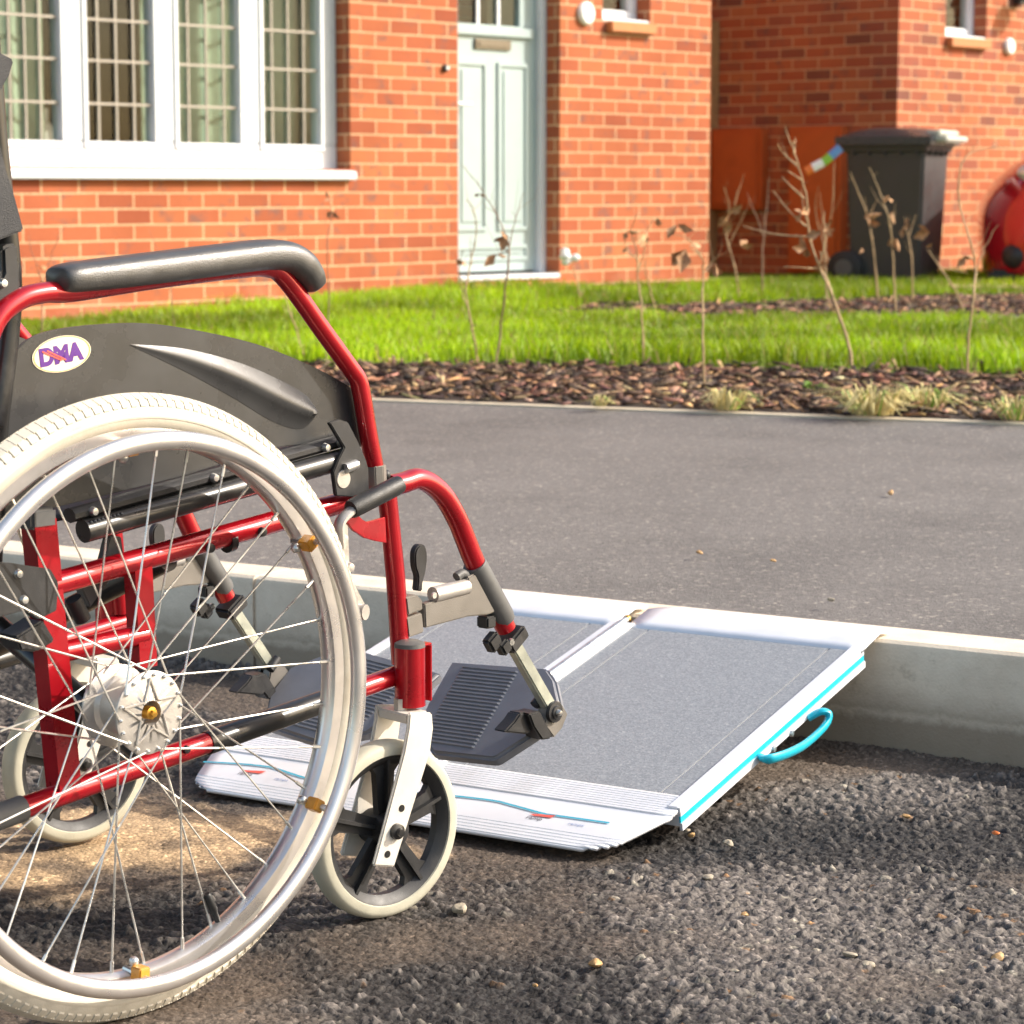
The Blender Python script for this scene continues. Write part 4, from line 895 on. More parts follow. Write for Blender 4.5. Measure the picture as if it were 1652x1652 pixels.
for lab, bx, by, st, lv in [
    ('far sapling with withered leaves beside the timber gate', 1194, 492, [[(1194, 492), (1184, 430), (1173, 380), (1178, 335), (1166, 300)], [(1176, 395), (1196, 355), (1200, 340)], [(1184, 330), (1200, 280)]], [(1178, 345, .09), (1196, 398, .08), (1181, 360, .07)]),
    ('thin far sapling in front of the gap between the meter boxes', 1229, 490, [[(1229, 490), (1230, 400), (1236, 340), (1240, 285)], [(1232, 380), (1205, 310)]], ()),
    ('thin far sapling in front of the tall meter box', 1336, 492, [[(1336, 492), (1332, 400), (1342, 345), (1346, 262)], [(1336, 420), (1318, 350), (1318, 300)], [(1332, 400), (1322, 310)]], [(1342, 360, .05), (1336, 370, .05)]),
    ('knobbly far sapling in front of the shaded face of the bin', 1417, 492, [[(1417, 492), (1408, 400), (1400, 350), (1385, 310), (1371, 278)], [(1400, 355), (1415, 320)]], [(1402, 358, .07), (1395, 348, .06), (1390, 400, .06)]),
    ('far sapling with dry leaf clusters, in front of the middle of the bin', 1447, 510, [[(1447, 510), (1441, 420), (1433, 360), (1420, 312), (1403, 270)], [(1436, 370), (1445, 340)]], [(1424, 345, .08), (1440, 342, .07), (1447, 385, .07), (1432, 320, .05)]),
    ('short far sapling in front of the sunlit edge of the bin', 1473, 492, [[(1473, 492), (1469, 410), (1460, 350)], [(1466, 380), (1480, 345)]], [(1456, 368, .05), (1464, 352, .05)]),
    ('far sapling leaning left in front of the car and bin', 1562, 508, [[(1562, 508), (1540, 470), (1515, 430), (1495, 402)], [(1515, 430), (1560, 440)]], [(1500, 375, .08), (1493, 400, .04)]),
    ('far sapling with a white blossom beside the door frame', 936, 497, [[(936, 497), (934, 465), (926, 435), (919, 415)], [(936, 480), (944, 462)]], ()),
    ('slanting far sapling stub behind the straight sapling', 1062, 505, [[(1062, 505), (1048, 465), (1040, 430), (1045, 385)]], [(1046, 380, .05)])]:
    sapling(lab, gp(bx, by, .2).y, st, lv, 'twigpale' if bx != 1229 else 'twig', .008, 'leafdry', [(918, 414, .055)] if bx == 936 else ())

def tuft(label, x, y, w_, h_, n, col='straw', green=.15):
    n = int(n * .6); c = gp(x, y, .2); e = empty('grass_tuft', c); tag(e, label, 'grass tuft', 'dry grass tufts along the path edge')
    for nm, m_, cnt in (('dry_blades', M[col], int(n * (1 - green))), ('green_blades', M['green'], int(n * green))):
        if not cnt: continue
        mb = MB()
        for i in range(cnt):
            a = random.uniform(0, 6.283); r1 = random.random() ** .5 * w_ * .3; L = random.uniform(.5, 1.1) * h_; d = Vector((math.cos(a), math.sin(a), 0)); b = d * r1
            out = w_ * random.uniform(.1, .85); P = [b, b + d * out * .4 + Vector((0, 0, L * .8)), b + d * out + Vector((0, 0, L * random.uniform(.2, 1)))]
            s_ = Vector((-d.y, d.x, 0)) * .0022
            mb.add([P[0] - s_, P[0] + s_, P[1] + s_, P[1] - s_, P[2] + s_ * .2, P[2] - s_ * .2], [(0, 1, 2, 3), (3, 2, 4, 5)])
        mb.build(nm, m_, e, smooth=0)
tuft('small yellow dry grass tuft at the path edge below the brick pier', 967, 656, .06, .04, 60)
tuft('pale dry grass tuft at the path edge beside the withered sapling', 1172, 660, .12, .065, 170)
tuft('largest pale dry grass tuft, at the foot of the tallest sapling', 1408, 668, .20, .085, 300, green=.1)
tuft('dry grass tuft with a green side, between the two right hand saplings', 1492, 662, .16, .075, 220, green=.3)
tuft('dry grass tuft at the right edge of the bed', 1640, 676, .14, .07, 160, green=.3)
tuft('small bright green weed in the bark in front of the tallest sapling', 1313, 628, .09, .025, 50, 'green', 0)

# ================================================================== RAMP
RO = KF.wld((-1.378, 2.655, 0)); RFm = Frame(RO, KY)
SLP = .2017; RZ = .042
rt = empty('folding_ramp', RO, R(KY)); tag(rt, 'silver folding wheelchair ramp with grey grip surface and turquoise edges, laid against the kerb', 'ramp')
NR = Vector((0, -SLP, 1)).normalized(); SV = Vector((0, 1, SLP)).normalized()
def rp(x, y, h=0.0): return RFm.plane(x, y, Vector((0, 0, RZ)) + NR * h, NR)
def rxy(x, y): p = rp(x, y); return p.x, p.y
def slab_on(name, quad, t, mat, par, lift=0.0, bevel=0.0):   # quad of (x, y) on the sloping top
    mb = MB(); mb.prism([Vector((x, y, RZ + SLP * y)) + NR * lift for x, y in quad], NR * t); return mb.build(name, mat, par, bevel=bevel, smooth=30)
XL = -.705                                     # width of the ramp
hinge_x = rxy(1030, 990)[0]; YB = rxy(1380, 1052)[1]; yF = rxy(1088, 1284)[1]; x_e = 0.0
print('ramp', hinge_x, YB, yF, rxy(583, 1022), rxy(326, 1240), rxy(1092, 1312), rxy(1405, 1035))
y1r = YB + .012; YF0 = -.002
for a, b, nm in ((XL, hinge_x - .006, 'ramp_panel'), (hinge_x + .006, 0.0, 'ramp_panel')):
    p = slab_on(nm, [(a, YF0), (b, YF0), (b, y1r), (a, y1r)], .020, M['rampalu'], rt, -.021)
    slab_on('grip_surface', [(a + .046, yF), (b - .046, yF), (b - .046, YB), (a + .046, YB)], .0012, M['grit'], p, .0002)
    for sx in (0, 1):                         # grip strips outside the seam lines and the raised side rails
        q0, q1 = ((a + .0165, a + .0425) if sx == 0 else (b - .0425, b - .0165))
        slab_on('grip_surface', [(q0, yF), (q1, yF), (q1, YB), (q0, YB)], .0012, M['grit'], p, .0002)
        q0, q1 = ((a, a + .0145) if sx == 0 else (b - .0145, b))
        slab_on('side_rail', [(q0, YF0), (q1, YF0), (q1, y1r), (q0, y1r)], .0045, M['rampalu'], p, .0003, .001)
# turquoise inlay and lower rail on the outer sides
for X, sx in ((0.0, 1), (XL, -1)):
    mb = MB()
    def side(h0, h1, t):
        P = [Vector((X, y, RZ + SLP * y)) + NR * h for y, h in ((YF0, h0), (y1r, h0), (y1r, h1), (YF0, h1))]; mb.prism(P, (sx * t, 0, 0))
    side(-.0265, -.0170, .004); side(-.0075, .0042, .003); mb.build('edge_trim', M['rampalu'], rt)
    mb = MB(); side(-.0165, -.0080, .0022); mb.build('edge_strip', M['cyan'], rt)
# top lips resting on the kerb
yk = KFACE - 2.655
for a, b in ((XL, hinge_x - .010), (hinge_x + .012, 0.004)):
    mb = MB(); yy = y1r + .0005; zt = RZ + SLP * yy; c = .012
    y2 = yy + .055; y3 = rxy(1420, 996)[1] - .01; z2 = RZ + SLP * y2 + .006; z3 = KTOP + .004
    prof = [(YB + .001, RZ + SLP * YB + .0022), (yy + .01, zt + .006), (y2, z2), (y3, z3 + .004)]
    nn = 14; vs = []
    for (y, z) in prof:
        for i in range(nn + 1):
            x = a + (b - a) * i / nn; edge = min(x - a, b - x); yq = y - (.018 * (1 - min(1, edge / .018)) ** 2 if y == y3 else 0); vs.append((x, yq, z))
    top = [(j * (nn + 1) + i, j * (nn + 1) + i + 1, (j + 1) * (nn + 1) + i + 1, (j + 1) * (nn + 1) + i) for j in range(3) for i in range(nn)]
    mb.add(vs, top); o = mb.build('top_lip', M['rampalu'], rt, smooth=25); sd_m = o.modifiers.new('t', 'SOLIDIFY'); sd_m.thickness = .004; sd_m.offset = -1
# ribbed transition strip and bottom lip
for a, b in ((XL, hinge_x - .006), (hinge_x + .006, 0.0)):
    mb = MB(); vs = []; prof = []
    yb0 = yF - .001; n = 9; step = .0062
    for k in range(n):
        y = yb0 - k * step; prof += [(y, .0018), (y - step * .62, .0018), (y - step * .64, -.0002), (y - step * .98, -.0002)]
    pts = [(y, RZ + SLP * y + h * 1.0) for y, h in prof]
    ye, ze = pts[-1]
    lipL = .105; flat = [(ye - .004, ze - .0014)]
    zg = .0125
    def lz(t): return ze + (zg - ze) * t
    flat += [(ye - lipL * t, lz(t) + .0010) for t in (.10, .62)]
    for k in range(5):
        t = .64 + k * .07; flat += [(ye - lipL * t, lz(t) + .0010), (ye - lipL * (t + .048), lz(t + .048) + .0010), (ye - lipL * (t + .05), lz(t + .05)), (ye - lipL * (t + .068), lz(t + .068))]
    flat += [(ye - lipL, zg)]
    pts += flat; m_ = len(pts); nn = 16; vs = []
    for i in range(nn + 1):
        u_ = i / nn; x = a + (b - a) * u_
        for (y, z) in pts:
            t = max(0, min(1, (ye - y) / lipL)); cut = .040 * t ** 1.2 + .028 * max(0, (t - .72) / .28) ** 2.2
            xa = a + (cut if a == XL else 0); xb = b - (cut if b == 0.0 else 0); vs.append((xa + (xb - xa) * u_, y, z))
    fs = [(i * m_ + j, i * m_ + j + 1, (i + 1) * m_ + j + 1, (i + 1) * m_ + j) for i in range(nn) for j in range(m_ - 1)]
    mb.add(vs, fs); lip = mb.build('bottom_lip', M['rampalu'], rt, smooth=20); sd_m = lip.modifiers.new('t', 'SOLIDIFY'); sd_m.thickness = .004; sd_m.offset = -1
    # turquoise wave line and small printed marks on the flat of the lip
    up = Vector((0, -(zg - ze) / -lipL * -1, 1)); nl = Vector((0, (ze - zg) / lipL * -1, 1)).normalized()
    def on(x, t, h=.0024): return Vector((x, ye - lipL * t, lz(t) + h))
    Wd = b - a; P = []
    for k in range(25):
        s_ = k / 24; tt = .30 + .13 * (0 if s_ < .45 else min(1, (s_ - .45) / .25)) - .12 * math.sin(min(1, s_ / .45) * math.pi / 2) + .08 - (.02 * (s_ - .7) / .3 if s_ > .7 else 0)
        P.append((a + .01 + (Wd - .075) * s_, tt))
    mb = MB()
    for (x0, t0_), (x1, t1_) in zip(P, P[1:]): mb.add([on(x0, t0_ - .018), on(x1, t1_ - .018), on(x1, t1_ + .018), on(x0, t0_ + .018)], [(0, 1, 2, 3)])
    mb.build('wave_line', M['cyanink'], lip, smooth=0)
    sl_x = b - .155 if b == 0.0 else a + .10
    mb = MB(); mb.add([on(sl_x - .020, .44), on(sl_x + .016, .375), on(sl_x + .012, .455), on(sl_x - .012, .465)], [(0, 1, 2, 3)]); mb.build('printed_mark', M['redink'], lip, smooth=0)
    sx_ = Vector((1, 0, 0)); sy_ = Vector((0, lipL, lz(0) - lz(1))).normalized()
    def tm(x, t, h): 
        o_ = on(x, t, h); z_ = sx_.cross(sy_); return Matrix(((sx_.x, sy_.x, z_.x, o_.x), (sx_.y, sy_.y, z_.y, o_.y), (sx_.z, sy_.z, z_.z, o_.z), (0, 0, 0, 1)))
    textmesh('lettering', 'ramp', .011, M['greyink'], lip, tm(sl_x - .008, .51, .0018), .0001)
    textmesh('lettering', 'ramps', .009, M['blueink'], lip, tm(sl_x + .052, .51, .0018), .0001)
# hinge between the panels
mb = MB(); HP = lambda y, h: Vector((hinge_x, y, RZ + SLP * y)) + NR * h
mb.tube([HP(YF0, .004), HP(y1r + .01, .004)], .0058, 10); hg = mb.build('hinge', M['steel'], rt)
mb = MB(); mb.ball(HP(y1r + .012, .004), .007, 6); mb.build('hinge_pin', M['brass'], hg)
# turquoise carrying handle and its bolts on the right-hand side
mb = MB(); hy = lambda x, y, o=.028: RFm.face(x, y, o)
pts = [hy(1305, 1158, .004), hy(1325, 1148, .020), hy(1337, 1153), hy(1330, 1172), hy(1300, 1200), hy(1270, 1216), hy(1240, 1225, .02), hy(1228, 1222, .004)]
mb.tube(spline(pts, 6), .0068, 12, sx=.75, sy=1.25, up=(0, 0, 1)); mb.build('carry_handle', M['cyan'], rt)
for q in ((1276, 1183), (1247, 1208)):
    mb = MB(); p = hy(*q, .004); mb.lathe([(0, .004), (.004, .003), (.005, 0)], p, (1, 0, 0), 12); mb.build('bolt', M['steel'], rt)

# ================================================================== WHEELCHAIR
CO = Vector((-.366, 2.345, 0)); CYAW = 47.9
CF = Frame(CO, CYAW); WD = .63
wc = empty('wheelchair', CO, R(CYAW)); tag(wc, 'red framed folding wheelchair with cream tyres and dark skirt guard facing the ramp', 'wheelchair')
def C(x, y, lat): return CF.unp(x, y, lat)
def mir(p): return Vector((p[0], WD - p[1], p[2]))
def CL(pts, lat): return [C(x, y, lat) for x, y in pts]
AX = .305; HUB = Vector((0, 0, AX)); YV = Vector((0, 1, 0))
CAMB = R(1.5)
# ---- rear wheels
def rear_wheel(far):
    fx = (lambda p: mir(p)) if far else (lambda p: Vector(p))
    def axis(h): return HUB + Vector((0, h, 0))
    def mk(mb, nm, mt, par, **k):
        mb.v = [tuple(fx(p)) for p in mb.v]; return mb.build(nm, mt, par, **k)
    # rim section (radius, lateral); outside is negative lateral
    mb = MB(); mb.lathe([(.2605, -.0105), (.2640, -.0112), (.2748, -.0112), (.2768, -.0098), (.2705, -.008), (.2705, .008), (.2768, .0098), (.2748, .0112), (.2640, .0112), (.2605, .0105), (.2565, .005), (.2560, 0), (.2565, -.005)], HUB, YV, 120, closed=True)
    rim = mk(mb, 'rear_wheel', M['alu'], wc, smooth=35)
    n = 180; mb = MB(); prof = []
    for i in range(20):
        a = 2 * math.pi * i / 20; prof.append((.2855 + .0185 * math.cos(a), .0165 * math.sin(a)))
    mb.lathe(prof, HUB, YV, n, closed=True)
    # moulding line on the sidewalls
    for s_ in (-1, 1): mb.lathe([(.2815, s_ * .0165), (.2835, s_ * .0172), (.2855, s_ * .0165)], HUB, YV, 120)
    tread = 168
    for k in range(tread):                       # raised tread blocks wrapping from the crown to the shoulder
        t = 2 * math.pi * (k + .25) / tread
        for s_ in (-1, 1):
            tt = t + (math.pi / tread if s_ > 0 else 0); vs = []
            for (fr_, hw) in ((.04, .45), (.46, .45), (.47, .27), (.74, .27)):
                an = s_ * fr_ * math.pi / 2 * .98
                rr_ = .2855 + .0197 * math.cos(an); la = .0176 * math.sin(an)
                for dd in (-hw, hw):
                    q = tt + dd * 2 * math.pi / tread; vs.append(HUB + Vector((rr_ * math.cos(q), la, rr_ * math.sin(q))))
            vb = [HUB + Vector((p.x * .985, (p.y) * .9, (p.z - AX) * .985)) for p in vs]
            mb.add(vs + vb, [(0, 1, 3, 2), (2, 3, 5, 4), (4, 5, 7, 6), (0, 2, 10, 8), (2, 4, 12, 10), (4, 6, 14, 12), (1, 9, 11, 3), (3, 11, 13, 5), (5, 13, 15, 7), (0, 8, 9, 1), (6, 7, 15, 14)])
    mk(mb, 'tyre', M['tyre'], rim, smooth=40)
    ph = -.043; mb = MB(); RP = .2625
    ring = [HUB + Vector((RP * math.cos(2 * math.pi * i / 120), ph, RP * math.sin(2 * math.pi * i / 120))) for i in range(120)]
    mb.tube(ring, .0092, 14, closed=True, up=(0, 1, 0), sx=.78); mk(mb, 'push_rim', M['alu'], rim)
    for a in (33.4, 93.4, 153.4, 213.4, 266.75, 328.9):
        d = Vector((math.cos(R(a)), 0, math.sin(R(a)))); tt_ = Vector((-math.sin(R(a)), 0, math.cos(R(a))))
        mb = MB(); mb.box(HUB + d * .2555 + Vector((0, -.022, 0)), (.0135, .015, .013), Matrix((d, YV, tt_)).transposed()); tb = mk(mb, 'standoff', M['amber'], rim, bevel=.0012)
        mb = MB(); mb.tube([HUB + d * .262 + Vector((0, -.038, 0)), HUB + d * .2575 + Vector((0, -.022, 0)), HUB + d * .2555 + Vector((0, .002, 0))], [.004, .0035, .003], 8)
        mb.ball(HUB + d * .2460 + Vector((0, -.012, 0)), .0052, 6); mb.tube([HUB + d * .2460 + Vector((0, -.012, 0)), HUB + d * .2570 + Vector((0, -.012, 0))], .003, 8); mk(mb, 'standoff_bolt', M['steel'], rim)
    # hub: two star flanges on a barrel
    mb = MB()
    FR = .0405
    mb.lathe([(.012, -.0285), (.030, -.0285), (.033, -.0275), (FR - .003, -.0275), (FR, -.0262), (FR, -.0240), (FR - .004, -.0225), (.030, -.0215), (.0270, -.017), (.0265, .017), (.030, .0215), (FR - .004, .0225), (FR, .0240), (FR, .0262), (.030, .0280), (.012, .0290), (.012, .0400), (0, .0400)], HUB, YV, 48)
    mb.lathe([(.012, -.0285), (.012, -.012), (0, -.011)], HUB, YV, 32)
    hub = mk(mb, 'hub', M['castalu'], rim, smooth=35)
    mb = MB()
    for k in range(5):                           # star ribs on the outer face
        for dlt in (-1, 1):
            a = 2 * math.pi * k / 5 + .35; b_ = a + dlt * math.pi / 5
            P = HUB + Vector((.034 * math.cos(a), -.0288, .034 * math.sin(a))); Q = HUB + Vector((.0145 * math.cos(b_), -.0292, .0145 * math.sin(b_))); mb.tube([P, Q], .0013, 6)
    mk(mb, 'star_ribs', M['castalu'], hub); mb = MB()
    for k in range(36):
        a = 2 * math.pi * k / 36 + .05
        for y_ in (-.0282, .0272):
            if k % 2 == (y_ > 0): mb.ball(HUB + Vector((.0370 * math.cos(a), y_, .0370 * math.sin(a))), .0020, 4)
    mk(mb, 'spoke_heads', M['steel'], hub)
    mb = MB(); mb.lathe([(0, -.0345), (.0032, -.034), (.0036, -.030), (.0060, -.0295), (.0066, -.024), (.0066, -.012)], HUB, YV, 20); mk(mb, 'axle_button', M['brass'], rim)
    mb = MB(); va = R(-66); d = Vector((math.cos(va), 0, math.sin(va))); mb.tube([HUB + d * .2575, HUB + d * .246, HUB + d * .243, HUB + d * .2245, HUB + d * .222], [.0032, .0034, .0046, .0044, .0030], 10); mk(mb, 'valve_cap', M['capblack'], rim)
    # 36 crossed spokes
    proto = None
    for k in range(36):
        outer = k % 2 == 0; y_ = -.0255 if outer else .0250; lead = 1 if (k // 2) % 2 == 0 else -1
        ar = 2 * math.pi * k / 36 + .04; ah = ar + lead * R(62)
        A = HUB + Vector((.0375 * math.cos(ah), y_ + (-.002 if lead > 0 else .002), .0375 * math.sin(ah))); B = HUB + Vector((.2565 * math.cos(ar), y_ * .12, .2565 * math.sin(ar)))
        dirv = (B - A).normalized(); mb = MB(); mb.tube([A, B], .00105, 6); mb.tube([B - dirv * .012, B], .0019, 6); mk(mb, 'spoke', M['spoke'], rim, smooth=60)
    return rim
for far in (False, True):
    rw = rear_wheel(far)

LF = .07                                       # side frame plane
def fbuild(mb, nm, mt, par, far, **k):
    if far: mb.v = [tuple(mir(p)) for p in mb.v]
    return mb.build(nm, mt, par, **k)
def frame_side(far):
    mb = MB(); lat = LF
    up0, up1 = C(80, 944, lat), C(566, 807, lat); mb.tube([up0, up1], .0118, 16)
    lo0, lo1 = C(30, 1306, lat), C(650, 1086, lat); mb.tube([lo0, lo1], .0112, 16)
    # rear post, rectangular; middle post; front post
    def bar(p, q, a_, b_):
        d = (q - p); L = d.length; z = d.normalized(); x = Vector((1, 0, 0)); x = (x - z * x.dot(z)).normalized(); y = z.cross(x)
        mb.box((p + q) / 2, (a_, b_, L), Matrix((x, y, z)).transposed())
    bar(C(62, 838, lat), C(103, 1268, lat), .026, .022)
    bar(C(222, 905, lat), C(231, 1075, lat), .022, .018)
    fp = [C(624, 792, lat), C(638, 930, lat), C(647, 1070, lat)]; mb.tube(fp, .0108, 16)
    mb.tube([C(100, 1052, lat), C(232, 1024, lat)], .0105, 14)
    fr = fbuild(mb, 'side_frame', M['red'], wc, far, smooth=40, bevel=.0)
    mb = MB(); mb.box(C(59, 835, lat) + Vector((0, 0, 0)), (.030, .026, .020)); fbuild(mb, 'post_cap', M['greyplastic'], fr, far, bevel=.003)
    mb = MB(); d = (up1 - up0).normalized(); t = C(368, 872, lat); mb.tube([t - d * .004, t + d * .004], .0124, 16); fbuild(mb, 'clamp_ring', M['blackmetal'], fr, far)
    for q in ((338, 884), (422, 858)):
        p = C(*q, lat - .0118); mb = MB(); mb.lathe([(0, -.005), (.0045, -.004), (.0055, 0)], p, YV, 12); fbuild(mb, 'bolt', M['blackmetal'], fr, far)
    d = (lo1 - lo0).normalized(); mb = MB(); mb.tube([C(333, 1199, lat), C(520, 1132.5, lat)], .0125, 18); fbuild(mb, 'lower_sleeve', M['blackmetal'], fr, far)
    mb = MB(); mb.tube([lo0 - d * .06, C(36, 1304, lat)], .0130, 18); fbuild(mb, 'end_cap', M['greyplastic'], fr, far)
    mb = MB(); p = C(300, 1209, lat - .0112); mb.lathe([(0, -.004), (.004, -.003), (.0045, 0)], p, YV, 10); fbuild(mb, 'bolt', M['blackmetal'], fr, far)
    # caster housing
    mb = MB(); lh = .052; a_, b_ = C(661, 1042, lh), C(661, 1138, lh); b_.x = a_.x
    mb.tube([a_, b_], .0172, 24); hs = fbuild(mb, 'caster_housing', M['red'], fr, far)
    mb = MB(); mb.lathe([(.0174, -.001), (.0168, .0035), (.010, .0065), (0, .007)], a_, (0, 0, 1), 24); fbuild(mb, 'cap', M['greyplastic'], hs, far)
    mb = MB(); mb.box(a_ + Vector((.026, -.002, -.033)), (.004, .012, .064)); mb.box(a_ + Vector((.020, -.002, -.0005)), (.016, .012, .003)); fbuild(mb, 'strap', M['red'], hs, far, bevel=.001)
    return fr
for far in (False, True): frame_side(far)

# ---- casters
def caster(far):
    st = CF.wld(C(661, 1100, .052)); st.z = 0
    K = Frame(st, 42.0)
    def k2c(p):
        q = CF.loc(K.wld(p))
        if far: q = q + Vector((-.029, .507, 0))
        return q
    c = K.unp(618, 1329, 0); c.z = .100; cx = c.x
    def mk(mb, nm, mt, par, **k): mb.v = [tuple(k2c(p)) for p in mb.v]; return mb.build(nm, mt, par, **k)
    ctr = Vector((cx, 0, .100))
    mb = MB(); mb.lathe([(.0815, -.0125), (.0845, -.0135), (.0845, .0135), (.0815, .0125), (.0735, .005), (.0735, -.005)], ctr, YV, 72, closed=True)
    mb.lathe([(.0175, -.022), (.0195, -.021), (.0195, .021), (.0175, .022), (.006, .022), (.006, -.022)], ctr, YV, 32, closed=True)
    for k in range(5):                            # five moulded spokes with a stiffening rib
        a = 2 * math.pi * k / 5 + math.pi / 2; d = Vector((math.cos(a), 0, math.sin(a))); t = Vector((-math.sin(a), 0, math.cos(a)))
        P = [ctr + d * r_ + t * s_ for r_, s_ in ((.016, -.010), (.064, -.013), (.076, -.024), (.078, .024), (.064, .013), (.016, .010))]
        mb.prism([p + Vector((0, -.0045, 0)) for p in P], (0, .009, 0)); mb.box(ctr + d * .047, (.064, .022, .004), Matrix((d, YV, t)).transposed())
    wheel = mk(mb, 'caster_wheel', M['blackplastic'], wc, smooth=35)
    mb = MB(); mb.lathe([(.0835, -.0125), (.0850, -.0150), (.0920, -.0150), (.0965, -.0130), (.0992, -.0075), (.1000, 0), (.0992, .0075), (.0965, .0130), (.0920, .0150), (.0850, .0150), (.0835, .0125)], ctr, YV, 84, closed=True); mk(mb, 'tyre', M['greytyre'], wheel, smooth=50)
    # fork: bent flat legs either side and a crown
    ol = [K.unp(x, y, -.031) for x, y in ((661, 1150), (698, 1150), (700, 1175), (695, 1214), (637, 1399), (603, 1397), (652, 1214), (659, 1175))]
    mb = MB(); mb.prism(ol, (0, .0055, 0)); mb.prism([p + Vector((0, .0565, 0)) for p in ol], (0, .0055, 0))
    zt = (ol[0].z + ol[1].z) / 2; xa, xb = ol[0].x, ol[1].x
    mb.span((xa + .001, -.0254, zt - .012), (xb - .001, .0254, zt - .001))
    fk = mk(mb, 'caster_fork', M['fork'], wc, smooth=30, bevel=.0018)
    mb = MB(); mb.tube([Vector(((xa + xb) / 2 - .004, 0, zt - .004)), Vector(((xa + xb) / 2 - .004, 0, zt + .012))], .0075, 6); mk(mb, 'stem_nut', M['castalu'], fk)
    p = K.unp(639, 1341, -.031); mb = MB(); mb.lathe([(0, -.011), (.0042, -.0105), (.0050, -.006), (.0085, -.005), (.0090, .0)], p, YV, 18); mb.tube([p, Vector((p.x, .031, p.z))], .0045, 8); mk(mb, 'axle_bolt', M['blackmetal'], fk)
    for q in ((648, 1304), (625, 1378)):
        p = K.unp(*q, -.031); mb = MB(); mb.lathe([(0, -.0006), (.0040, -.0006), (.0041, .001)], p, YV, 14); mk(mb, 'hole', M['capblack'], fk)
    if far:                                      # the far housing follows its own fork
        pass
for far in (False, True): caster(far)

